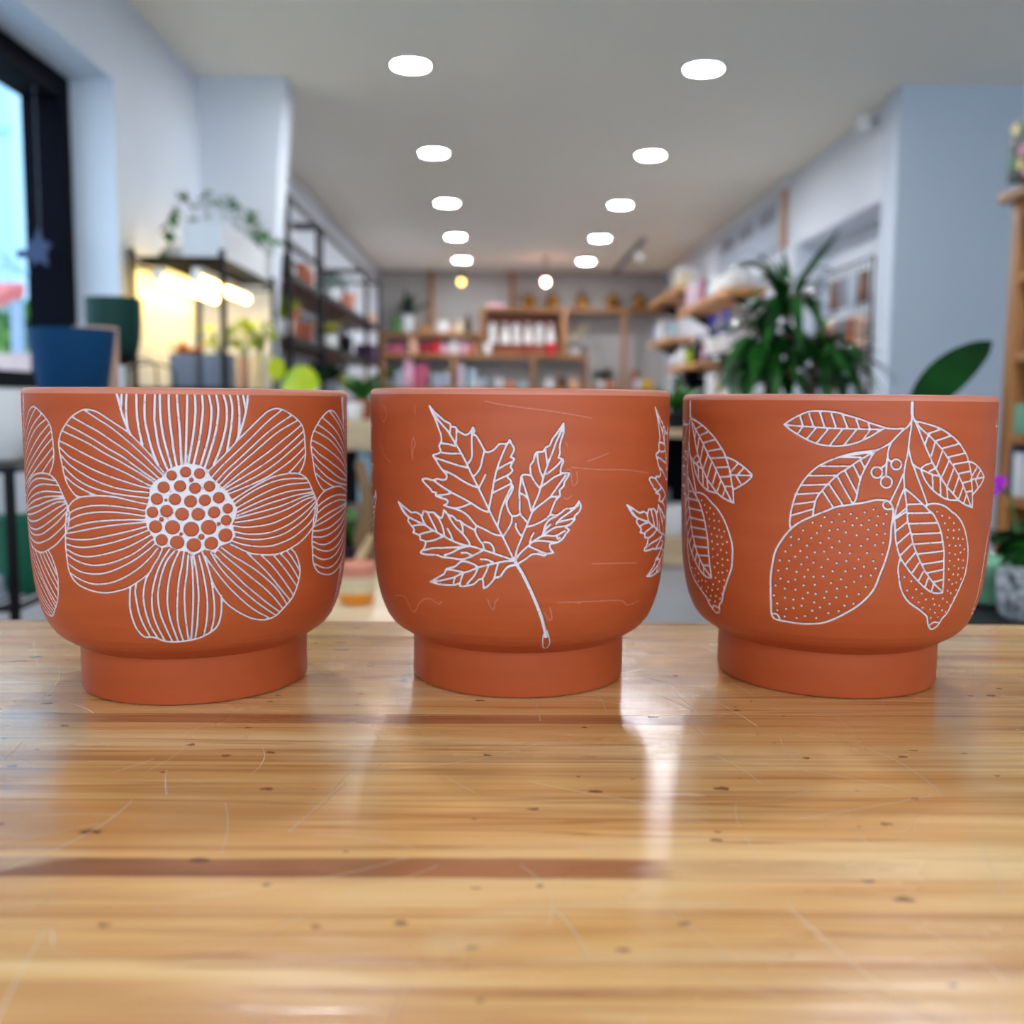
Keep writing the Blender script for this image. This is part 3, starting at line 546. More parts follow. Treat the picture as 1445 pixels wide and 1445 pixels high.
LEAF = [
(0.60,[(-33.7,152.3),(-32.7,149.2),(-31.5,146.4),(-30.6,143.6),(-29.7,140.6),(-29.0,138.4),(-28.8,134.9),(-29.7,132.5),(-29.0,130.1),(-30.0,128.7),(-32.2,127.8),(-31.1,125.6),(-30.1,123.5),(-28.6,120.9),(-26.9,118.4),(-26.8,116.4),(-28.3,115.6),(-30.8,116.1),(-32.3,115.2),(-35.0,115.9),(-37.0,115.3),(-35.4,112.9),(-33.5,110.9),(-32.7,109.4),(-30.9,109.1),(-31.3,107.7),(-29.4,106.7),(-27.0,106.0),(-26.3,105.0),(-27.0,103.6),(-27.9,103.1)]),
(0.59,[(-33.7,152.3),(-31.5,149.2),(-29.3,146.9),(-27.6,145.0),(-25.5,143.7),(-25.0,142.2),(-23.4,142.0),(-22.5,140.3),(-20.9,138.9),(-19.6,138.2),(-18.2,139.3),(-17.4,140.9),(-17.0,142.0),(-16.5,140.0),(-17.4,139.2),(-15.9,137.9),(-14.9,135.8),(-13.7,132.8),(-12.6,130.2),(-11.0,130.3),(-9.5,131.6),(-8.0,134.0),(-6.5,134.2),(-5.0,134.5),(-4.5,136.2),(-3.9,134.3),(-3.0,132.1),(-3.3,130.0),(-4.1,127.8),(-2.9,127.0),(-3.7,124.4),(-4.1,122.7),(-3.4,121.4),(-4.4,119.6),(-5.3,118.3),(-3.9,116.2),(-3.9,114.9),(-3.2,113.2),(-3.9,110.1),(-4.9,107.5),(-5.4,104.9),(-4.7,101.4),(-3.5,99.0),(-1.8,99.1),(-0.8,100.2)]),
(0.60,[(-33.7,152.3),(-31.1,147.1),(-28.3,142.8),(-26.2,139.8),(-23.5,134.2),(-21.5,130.0),(-19.3,124.4),(-17.4,118.8),(-15.2,112.8),(-13.4,107.7),(-11.5,102.1),(-10.3,98.6),(-8.2,92.8),(-6.6,88.5),(-4.8,83.2),(-3.0,78.0),(-1.8,75.8)]),
(0.60,[(-25.2,142.0),(-25.4,138.3)]),
(0.60,[(-23.0,140.7),(-23.0,137.3),(-23.2,133.8)]),
(0.60,[(-28.6,133.8),(-25.8,133.5),(-23.0,132.5)]),
(0.60,[(-28.4,129.2),(-25.2,128.9),(-21.4,129.1)]),
(0.60,[(-31.1,126.5),(-26.9,124.9),(-22.9,123.4),(-19.0,122.2)]),
(0.60,[(-28.3,120.5),(-24.9,118.9),(-20.9,115.8),(-17.7,113.6),(-14.9,112.4)]),
(0.59,[(-17.4,139.2),(-17.4,134.0),(-17.4,127.5),(-18.7,124.2)]),
(0.59,[(-13.1,130.2),(-13.7,126.7),(-14.3,122.8),(-15.5,119.8),(-16.8,118.0)]),
(0.59,[(-12.6,119.0),(-13.4,116.4),(-14.8,112.6)]),
(0.59,[(-5.3,134.2),(-6.5,130.4),(-7.7,126.0),(-8.8,121.3),(-9.7,115.6),(-10.3,110.4),(-10.9,105.6),(-11.4,101.6)]),
(0.59,[(-3.8,125.5),(-5.9,123.9),(-8.7,121.5)]),
(0.59,[(-5.0,119.0),(-7.0,117.6),(-9.4,115.8)]),
(0.59,[(-4.1,114.7),(-6.7,112.7),(-10.2,110.0)]),
(0.59,[(-3.6,114.0),(-4.9,110.1),(-6.1,106.2),(-7.3,101.3),(-8.3,94.1)]),
(0.60,[(-31.9,115.0),(-28.3,112.1),(-24.9,109.7),(-20.6,106.9),(-17.4,104.6),(-14.6,102.1),(-11.8,100.5)]),
(0.60,[(-30.5,107.8),(-27.0,108.5),(-24.6,109.5)]),
(0.60,[(-27.9,103.1),(-24.9,102.0),(-21.6,102.4),(-17.7,104.6)]),
(0.60,[(-24.9,102.0),(-21.6,100.7),(-19.0,98.6),(-17.1,95.7),(-15.8,93.8),(-12.7,91.8),(-9.7,89.7),(-6.9,88.9)]),
(0.61,[(-49.9,102.8),(-48.1,99.6),(-46.1,96.9),(-43.9,95.3),(-44.4,93.6),(-42.4,90.9),(-41.1,89.2),(-41.8,87.8),(-39.8,87.1),(-38.4,86.2),(-38.4,84.6),(-36.2,84.0),(-36.0,82.6),(-36.7,80.3),(-38.4,77.8),(-35.5,77.2),(-31.2,77.5),(-28.7,76.7),(-25.2,76.6),(-21.4,76.3),(-18.5,77.5),(-15.6,79.7),(-13.2,81.6)]),
(0.61,[(-49.9,102.8),(-47.0,100.9),(-44.1,98.9),(-42.3,98.0),(-40.1,98.4),(-38.4,97.5),(-37.1,97.0),(-36.7,99.2),(-34.3,98.9),(-32.0,99.0),(-30.6,97.6),(-28.8,96.6),(-28.2,98.7),(-27.9,100.7),(-27.0,99.2),(-25.3,98.0),(-24.3,97.7),(-22.9,95.8),(-21.6,95.6),(-20.6,94.4),(-18.4,92.8),(-16.2,91.2)]),
(0.61,[(-49.1,101.8),(-44.6,96.1),(-40.1,93.9),(-36.4,92.5),(-32.9,90.2),(-28.2,87.5),(-24.4,85.2),(-20.1,83.6),(-16.8,82.9),(-13.2,81.6),(-9.1,79.8),(-6.0,78.4),(-3.0,77.1)]),
(0.61,[(-37.9,97.3),(-37.0,94.9),(-36.0,92.6)]),
(0.61,[(-34.7,98.5),(-32.8,94.2),(-31.0,89.9)]),
(0.60,[(-31.7,98.4),(-29.9,95.9),(-28.5,92.0),(-27.8,87.6)]),
(0.62,[(-41.7,91.2),(-38.9,92.0),(-36.6,92.3)]),
(0.61,[(-38.4,87.3),(-35.3,88.6),(-32.2,89.8)]),
(0.61,[(-35.8,83.8),(-32.3,84.9),(-28.5,87.1)]),
(0.60,[(-26.5,91.3),(-25.4,88.7),(-24.5,85.6)]),
(0.60,[(-27.2,100.1),(-25.6,96.7),(-23.6,92.8),(-20.7,89.1),(-18.7,85.7),(-18.0,83.5)]),
(0.60,[(-21.6,95.4),(-20.8,92.6),(-20.7,89.5)]),
(0.61,[(-37.1,79.1),(-33.1,80.7),(-28.6,81.4),(-23.7,82.2),(-18.8,83.0)]),
(0.60,[(-27.9,77.9),(-25.1,79.3),(-22.4,81.4),(-19.4,83.0)]),
(0.60,[(-21.4,79.5),(-19.4,79.8),(-17.8,78.9)]),
(0.60,[(-15.8,93.4),(-16.2,90.7),(-14.9,86.8),(-13.4,84.2),(-13.1,81.6)]),
(0.60,[(-12.9,85.6),(-11.2,85.2),(-10.0,83.5),(-9.5,80.5)]),
(0.59,[(-3.5,98.7),(-3.7,95.6),(-4.9,92.1),(-6.6,88.3)]),
(0.61,[(-34.4,63.2),(-31.7,65.4),(-29.4,67.3),(-28.3,68.1),(-27.4,70.7),(-25.3,71.7),(-23.5,72.8),(-21.4,75.2),(-19.1,75.2),(-16.9,74.2),(-15.3,73.0)]),
(0.60,[(-34.4,63.2),(-31.1,62.5),(-27.7,62.5),(-24.2,62.9),(-22.4,64.0),(-22.1,62.5),(-18.7,63.2),(-16.7,64.3),(-15.1,66.5),(-13.8,66.8),(-13.5,64.6),(-13.4,62.3),(-12.0,63.3),(-10.4,65.7),(-9.1,68.0),(-7.6,68.5),(-6.0,71.7),(-4.5,73.5),(-2.1,74.5)]),
(0.60,[(-2.1,76.5),(-6.0,76.2),(-10.3,74.7),(-15.0,72.8),(-18.6,70.5),(-21.3,69.1),(-24.7,66.7),(-29.1,64.8),(-33.8,63.0)]),
(0.61,[(-27.4,70.5),(-24.3,70.4),(-20.6,69.7)]),
(0.60,[(-20.9,68.9),(-21.7,66.1),(-22.3,63.1)]),
(0.60,[(-15.3,72.6),(-16.7,68.4),(-19.4,64.1)]),
(0.60,[(-11.5,74.1),(-12.5,70.5),(-13.8,67.0)]),
(0.60,[(-8.1,75.6),(-8.8,72.0),(-9.7,67.0)]),
(0.60,[(-14.3,76.9),(-12.1,76.8),(-10.0,75.6)]),
(0.61,[(-24.0,66.8),(-24.7,64.2)]),
(0.59,[(13.6,144.3),(11.6,140.0),(9.8,136.5),(8.9,133.5),(7.7,132.7),(6.6,130.5),(4.8,130.5),(3.9,128.8),(3.5,125.8),(2.5,124.0),(2.6,120.1),(2.8,118.8),(1.0,119.3),(-0.4,118.8),(-0.7,115.8),(-1.1,111.5),(-1.0,106.3),(-0.8,100.2),(0.6,97.6),(1.8,95.4)]),
(0.59,[(13.6,144.3),(13.7,140.0),(12.9,136.5),(12.4,133.1),(12.5,129.6),(12.0,127.5),(13.4,127.0),(13.7,125.3),(13.0,123.1),(13.0,120.1),(15.8,119.9),(14.9,117.0),(14.2,115.3),(14.0,113.6),(12.5,111.4),(12.9,109.2),(11.3,106.7),(10.5,104.1),(9.6,100.6),(9.6,99.5)]),
(0.59,[(13.3,143.0),(12.8,140.4),(11.3,135.7),(9.9,130.1),(8.4,124.5),(7.3,119.7),(6.4,115.0),(5.3,109.3),(3.8,104.1),(3.1,100.2),(1.8,95.4),(0.6,91.2),(-0.5,86.8),(-1.7,82.4),(-2.4,77.5)]),
(0.59,[(7.5,131.8),(7.8,127.9),(8.3,123.6)]),
(0.59,[(4.8,129.6),(5.1,125.3),(5.8,121.0),(6.7,118.0)]),
(0.59,[(2.8,118.8),(4.0,115.8),(5.5,113.0)]),
(0.59,[(-0.4,118.4),(0.5,113.6),(1.7,108.5),(2.9,101.5)]),
(0.59,[(-0.7,110.2),(0.8,108.9),(1.7,107.6)]),
(0.59,[(13.1,126.2),(11.2,123.2),(8.2,119.7)]),
(0.59,[(13.0,119.5),(10.6,118.0),(8.2,115.4),(6.3,113.4)]),
(0.59,[(14.6,118.8),(12.8,115.3),(10.7,111.0),(9.5,108.6)]),
(0.59,[(12.4,108.4),(9.5,108.2),(7.7,106.3),(5.3,103.7),(3.4,101.1)]),
(0.59,[(19.6,106.0),(18.6,103.8),(17.4,102.6),(14.8,102.2),(13.3,100.5),(11.7,99.2),(9.6,99.5),(8.4,98.0),(6.6,96.2),(3.6,94.3),(1.2,93.4)]),
(0.60,[(19.6,106.0),(20.4,103.3),(19.7,100.7),(18.1,98.6),(18.2,97.0),(16.8,94.9),(14.9,93.2)]),
(0.60,[(19.3,103.8),(16.1,100.4),(13.0,97.4),(11.5,94.9)]),
(0.59,[(11.7,98.8),(9.3,97.1),(7.8,94.3),(7.0,89.7)]),
(0.60,[(18.2,97.5),(14.6,96.5),(12.4,95.7)]),
(0.59,[(-2.2,95.1),(-2.2,93.4),(-1.5,91.2),(-0.4,89.2)]),
(0.59,[(-2.3,76.6),(-0.5,80.6),(2.2,84.2),(4.6,87.3),(7.0,89.4),(7.8,92.1),(9.6,94.7)]),
(0.59,[(3.9,90.6),(3.0,88.1),(2.6,85.3)]),
(0.59,[(2.9,85.7),(5.2,86.6),(8.5,86.3),(11.6,85.8)]),
(0.59,[(6.1,88.6),(8.5,89.2),(11.3,88.9),(14.7,91.4)]),
(0.59,[(7.6,89.9),(9.7,92.0),(11.8,93.3),(14.6,93.7),(16.8,94.7)]),
(0.60,[(14.9,93.2),(16.2,91.8),(15.0,89.7),(13.8,87.1),(11.6,85.4),(9.5,84.8),(9.8,82.3),(10.8,80.5),(8.6,80.1),(7.7,79.1),(5.5,80.0),(3.4,79.8),(1.3,77.6),(-1.1,75.3)]),
(0.59,[(2.5,83.7),(4.9,82.2),(7.1,80.8),(8.6,80.1)]),
(0.60,[(11.9,89.3),(12.2,87.6),(13.0,88.0)]),
(0.60,[(-2.3,74.6),(-4.1,74.2),(-5.6,72.5),(-7.5,68.4),(-9.3,67.9)]),
(0.92,[(-2.4,77.1),(-2.0,75.3),(0.2,70.0),(2.7,62.8),(5.3,54.5),(7.2,47.9),(8.8,41.1),(9.8,36.4)]),
(0.40,[(8.6,37.5),(8.8,33.8),(9.8,29.4),(11.5,28.4),(12.0,30.0),(12.0,32.5),(11.0,36.3),(9.9,40.1)])]
LEAF_DRIPS = [
(0.23,[(-40.3,152.6),(-40.3,147.8)]),
(0.23,[(-41.2,136.2),(-42.1,131.7),(-41.5,125.0),(-41.3,130.0),(-40.2,132.7),(-41.0,136.2)]),
(0.24,[(-56.6,51.6),(-49.9,52.6),(-47.7,49.4),(-47.1,46.1),(-45.6,45.0),(-43.9,46.3),(-40.9,50.8),(-37.9,53.5),(-34.9,53.8),(-31.9,51.9),(-30.2,53.3)]),
(0.23,[(-12.1,56.5),(-11.2,52.8),(-9.9,51.0),(-9.4,55.2),(-8.2,57.1)]),
(0.23,[(12.7,54.9),(17.4,54.9),(21.6,54.0)]),
(0.23,[(8.4,49.8),(10.2,45.9),(11.3,46.8),(10.2,52.5)]),
(0.23,[(-12.8,154.7),(-6.8,153.0),(2.0,151.4),(10.9,149.8),(23.6,146.9)]),
(0.23,[(13.6,120.5),(16.1,121.4),(17.2,113.9),(18.8,115.7),(18.5,120.5)]),
(0.23,[(14.1,107.9),(15.1,107.0),(16.9,108.7)]),
(0.23,[(14.4,135.2),(15.1,133.1)]),
(0.24,[(-63.3,155.4),(-61.1,144.1),(-57.6,146.3),(-58.6,151.2),(-61.0,151.7)]),
(0.24,[(-63.2,131.9),(-59.3,125.9),(-54.4,122.6)]),
(0.24,[(12.7,54.9),(25.6,54.4),(40.0,52.9),(44.7,49.5),(52.3,50.5)]),
(0.23,[(16.4,122.7),(28.0,121.3),(38.5,120.8),(52.3,118.2)]),
(0.24,[(-26.1,22.2),(-20.9,18.3),(-19.0,19.8)]),
(0.25,[(20.0,17.3),(24.6,16.3),(25.4,7.9),(28.1,8.8),(28.7,15.8),(33.1,14.5)]),
(0.25,[(-49.8,27.4),(-52.0,22.4),(-49.9,24.1)]),
(0.24,[(25.3,74.0),(34.5,73.3),(47.1,71.8)]),
(0.23,[(22.4,125.5),(30.8,129.4)])]
LEMON = [
(0.53,[(-34.2,145.8),(-31.3,148.8),(-28.0,151.4),(-25.1,152.7),(-21.3,152.7),(-17.3,152.2),(-13.4,150.6),(-9.3,148.8),(-5.3,146.6),(-1.3,144.8),(-0.3,144.5),(2.3,144.3),(4.9,144.7)]),
(0.53,[(-34.2,145.8),(-32.0,143.3),(-29.4,140.9),(-26.4,138.5),(-23.1,136.5),(-19.3,135.6),(-16.1,135.5),(-13.0,136.2),(-9.8,137.7),(-6.4,140.2),(-3.8,142.7),(-1.8,144.5)]),
(0.53,[(-34.2,145.8),(-30.7,145.3),(-26.5,145.0),(-21.1,144.5),(-15.8,144.2),(-10.5,144.1),(-5.2,144.0),(-2.5,144.0)]),
(0.53,[(-28.8,149.9),(-27.9,145.6)]),
(0.53,[(-25.9,151.2),(-24.3,145.0)]),
(0.53,[(-22.5,152.3),(-20.7,144.5)]),
(0.53,[(-18.8,151.5),(-17.2,145.0)]),
(0.53,[(-15.2,150.8),(-13.5,144.6)]),
(0.53,[(-10.9,148.8),(-9.7,144.3)]),
(0.53,[(-7.0,146.8),(-6.3,144.1)]),
(0.53,[(-27.7,145.1),(-29.6,141.1)]),
(0.53,[(-23.5,144.4),(-26.4,138.7)]),
(0.53,[(-19.6,143.9),(-23.1,136.9)]),
(0.53,[(-15.1,143.8),(-18.9,135.8)]),
(0.53,[(-10.8,143.4),(-14.5,135.9)]),
(0.53,[(-6.4,143.5),(-8.3,139.2)]),
(0.54,[(-4.1,133.7),(-7.6,133.0),(-11.5,132.1),(-15.4,130.3),(-19.1,127.9),(-22.2,125.3),(-24.9,121.6),(-27.2,117.0),(-29.0,111.8),(-30.1,106.6),(-30.8,101.4),(-31.0,98.4),(-31.1,95.4),(-30.7,92.4)]),
(0.53,[(-4.6,133.3),(-6.1,128.7),(-7.3,124.9),(-8.5,120.3),(-9.1,116.2),(-9.5,112.0),(-10.0,108.6),(-11.1,106.3)]),
(0.53,[(-5.1,132.8),(-7.5,130.3),(-10.1,127.8),(-12.6,124.8),(-15.2,122.2),(-17.3,119.2),(-19.1,116.2),(-20.9,112.8),(-22.4,109.3),(-23.1,105.4),(-23.5,100.1)]),
(0.53,[(-16.0,130.1),(-8.8,130.1)]),
(0.53,[(-21.4,125.3),(-12.4,125.6)]),
(0.53,[(-25.4,120.3),(-16.3,120.9)]),
(0.53,[(-27.7,115.3),(-19.2,116.2)]),
(0.53,[(-29.6,110.5),(-21.5,111.9)]),
(0.54,[(-30.3,105.3),(-22.9,107.4)]),
(0.54,[(-30.6,99.7),(-23.5,103.5)]),
(0.53,[(-20.6,112.8),(-16.9,104.6)]),
(0.53,[(-18.5,116.2),(-13.7,105.6)]),
(0.53,[(-16.0,120.1),(-10.8,106.9)]),
(0.53,[(-13.7,123.1),(-9.6,112.0)]),
(0.53,[(-11.1,126.1),(-8.6,118.7)]),
(0.53,[(-8.8,128.4),(-7.6,124.9)]),
(0.53,[(-14.1,130.8),(-5.9,132.6)]),
(0.54,[(7.6,149.0),(6.3,145.7),(4.6,143.7),(2.4,140.4),(0.9,137.9),(-1.6,135.4),(-4.1,133.5),(-5.0,131.6)]),
(0.54,[(0.9,137.9),(0.1,134.6),(-0.2,131.3),(0.2,129.0),(1.0,128.4)]),
(0.54,[(-0.4,129.4),(-0.4,125.9),(-0.4,120.5)]),
(0.54,[(-0.3,127.5),(-1.3,125.9),(-2.1,125.0)]),
(0.54,[(7.5,151.9),(7.4,149.4),(7.4,145.3),(7.0,140.4),(6.8,135.4),(6.5,131.3),(5.9,126.3),(5.7,121.0),(6.1,115.1)]),
(0.54,[(7.5,151.9),(8.7,147.8)]),
(0.54,[(6.8,135.4),(7.4,131.7),(8.4,127.2),(9.4,124.3),(10.8,119.7),(12.6,114.2),(14.9,106.8)]),
(0.55,[(8.4,127.2),(10.6,125.1),(13.2,123.4),(16.2,121.7),(19.3,120.6)]),
(0.54,[(5.3,121.8),(4.1,116.8),(2.6,111.8),(1.5,108.0)]),
(0.56,[(8.5,148.2),(11.0,147.6),(14.8,146.2),(18.5,144.5),(22.6,141.6),(26.7,137.8),(29.9,133.5),(32.0,130.1),(33.1,127.1),(34.3,123.6),(35.2,119.7),(35.8,115.4),(36.6,111.1),(37.1,103.9)]),
(0.56,[(8.9,147.4),(10.6,142.5),(12.7,136.3),(15.2,129.6),(17.4,124.6),(19.7,120.4),(22.5,115.6),(25.8,111.7),(29.0,108.1),(32.3,105.8),(37.1,103.8)]),
(0.56,[(9.0,147.2),(11.7,143.7),(14.4,140.8),(16.8,137.9),(19.7,134.1),(22.5,129.5),(25.4,125.2),(28.1,120.5),(30.6,115.7),(32.8,111.3),(36.2,104.4)]),
(0.55,[(13.7,142.1),(18.9,144.3)]),
(0.55,[(16.9,138.5),(23.4,141.0)]),
(0.56,[(20.0,134.8),(27.6,137.0)]),
(0.56,[(22.6,130.3),(30.9,132.2)]),
(0.56,[(25.3,126.7),(33.1,127.7)]),
(0.57,[(27.6,121.8),(34.7,122.8)]),
(0.57,[(30.5,117.0),(35.3,117.8)]),
(0.57,[(33.0,112.2),(36.5,112.6)]),
(0.55,[(13.6,140.8),(12.7,136.3)]),
(0.55,[(16.5,137.3),(15.2,129.8)]),
(0.55,[(19.6,132.7),(17.6,124.4)]),
(0.55,[(22.9,128.2),(20.0,119.9)]),
(0.56,[(25.2,124.0),(22.7,115.2)]),
(0.56,[(28.0,119.7),(25.8,111.5)]),
(0.56,[(30.5,114.4),(28.7,108.6)]),
(0.57,[(32.7,110.0),(31.6,106.3)]),
(0.58,[(33.0,127.9),(36.7,126.5),(40.5,123.8),(43.2,121.0),(44.6,119.0),(42.7,115.8),(39.2,112.6),(36.7,110.8)]),
(0.58,[(35.0,118.5),(44.6,119.0)]),
(0.57,[(38.6,124.7),(35.4,120.2)]),
(0.58,[(41.3,122.8),(38.8,119.3)]),
(0.58,[(38.1,117.9),(39.9,114.7)]),
(0.55,[(11.8,123.8),(13.0,120.1),(14.8,116.7),(16.9,113.7),(20.2,110.7),(23.6,108.8),(28.7,108.1)]),
(0.55,[(11.9,125.1),(13.7,126.7),(15.8,127.5)]),
(0.55,[(15.1,123.4),(17.0,124.6)]),
(0.55,[(16.2,121.3),(16.9,113.9)]),
(0.55,[(19.5,120.4),(20.2,110.9)]),
(0.56,[(22.7,115.2),(23.4,109.1)]),
(0.54,[(0.4,108.7),(-0.9,107.2),(-0.5,105.1),(0.6,104.3),(2.0,104.5)]),
(0.55,[(6.1,114.9),(4.7,109.7),(3.7,104.3),(3.3,100.3),(3.5,97.6),(3.8,92.1),(4.4,87.0),(5.9,80.7),(7.9,76.4),(10.4,72.0),(13.6,67.5),(16.7,63.9),(19.8,61.4),(22.5,60.5),(25.1,60.7)]),
(0.56,[(6.1,114.9),(9.4,111.4),(12.6,107.5),(15.4,104.1),(17.5,101.7),(19.4,98.0),(21.4,92.4),(22.5,87.2),(23.5,82.0),(23.8,76.8),(24.3,71.1),(24.7,65.8),(25.1,60.7)]),
(0.55,[(6.2,114.3),(6.7,110.5),(7.2,106.4),(7.6,102.2),(8.1,97.5),(9.4,92.5),(10.4,87.4),(12.0,82.2),(13.8,77.4),(15.8,73.0),(17.9,69.4),(20.4,65.8),(24.8,61.2)]),
(0.55,[(7.3,106.8),(13.1,106.9)]),
(0.55,[(7.6,102.4),(16.6,102.4)]),
(0.54,[(6.9,104.7),(3.6,100.5)]),
(0.57,[(14.0,105.8),(15.9,106.8),(18.6,106.9),(22.3,105.5),(26.4,101.9),(27.3,101.4),(30.5,97.8),(33.3,92.8),(35.6,86.0),(36.7,80.7),(36.8,75.4),(36.3,68.8),(34.6,63.3),(33.0,58.6),(31.2,53.4),(29.7,48.6),(27.8,46.1),(27.1,42.9),(25.8,41.2),(24.2,40.7),(22.6,42.0),(20.9,45.1),(20.0,48.0),(17.7,50.5),(14.5,53.4),(11.4,56.2),(9.1,59.5),(7.2,64.3),(6.1,70.0),(5.6,75.1),(6.0,79.0)]),
(0.93,[(7.3,157.2),(7.4,153.9),(7.5,151.5)]),
(0.54,[(4.6,126.8),(4.5,125.8),(4.2,124.9),(3.6,124.4),(2.9,124.2),(2.3,124.4),(1.7,124.9),(1.3,125.8),(1.1,126.7),(1.2,127.7),(1.6,128.5),(2.1,129.1),(2.8,129.3),(3.4,129.1),(4.0,128.6),(4.5,127.7),(4.6,126.8)]),
(0.54,[(-1.7,122.8),(-1.8,121.7),(-2.1,120.8),(-2.7,120.2),(-3.4,120.0),(-4.1,120.2),(-4.7,120.8),(-5.1,121.7),(-5.3,122.7),(-5.2,123.8),(-4.8,124.7),(-4.2,125.3),(-3.6,125.5),(-2.9,125.3),(-2.3,124.7),(-1.8,123.8),(-1.7,122.8)]),
(0.54,[(1.7,118.0),(1.6,116.9),(1.3,115.9),(0.7,115.3),(-0.1,115.1),(-0.8,115.3),(-1.4,115.9),(-1.9,116.8),(-2.0,117.9),(-1.9,119.0),(-1.6,119.9),(-1.0,120.5),(-0.3,120.8),(0.5,120.5),(1.1,119.9),(1.6,119.0),(1.7,118.0)]),
(0.55,[(8.4,97.1),(19.6,97.2)]),
(0.55,[(9.6,91.8),(21.4,92.0)]),
(0.55,[(10.8,86.7),(22.7,87.2)]),
(0.56,[(12.3,81.6),(23.4,82.6)]),
(0.56,[(14.6,76.3),(23.8,77.4)]),
(0.56,[(17.0,71.7),(24.2,72.9)]),
(0.56,[(20.0,66.7),(24.4,67.6)]),
(0.54,[(7.3,103.2),(3.6,99.7)]),
(0.54,[(7.8,98.0),(3.9,93.4)]),
(0.55,[(9.1,92.7),(4.6,86.8)]),
(0.55,[(10.0,86.9),(6.0,80.9)]),
(0.55,[(11.5,82.2),(7.9,76.2)]),
(0.55,[(13.2,77.0),(10.7,71.6)]),
(0.55,[(15.2,72.2),(13.6,67.5)]),
(0.56,[(17.4,68.6),(16.7,63.9)]),
(0.56,[(20.1,65.3),(19.8,61.4)]),
(0.57,[(22.4,43.2),(23.9,44.7),(26.4,44.2)]),
(0.60,[(-23.8,99.7),(-20.0,102.3),(-16.1,105.0),(-11.1,106.5),(-6.8,107.7),(-3.3,109.0),(-1.0,108.9),(0.4,108.7),(1.6,107.4),(2.4,105.5),(2.7,102.2),(2.3,95.5),(2.3,89.2),(1.8,83.7),(0.8,77.7),(-0.5,71.7),(-2.1,64.3),(-4.4,59.1),(-7.5,54.5),(-11.1,50.7),(-14.9,47.2),(-19.2,44.5),(-24.0,43.4),(-27.6,43.1),(-31.4,43.4),(-34.5,43.6),(-36.8,44.3),(-37.7,47.2),(-37.6,53.2),(-37.6,60.0),(-37.5,66.7),(-36.9,73.4),(-36.0,80.1),(-34.0,86.0),(-30.9,92.4),(-27.6,96.6),(-23.8,99.7)]),
(0.55,[(-37.3,46.8),(-35.9,47.1),(-34.9,45.8),(-34.5,43.8)])]
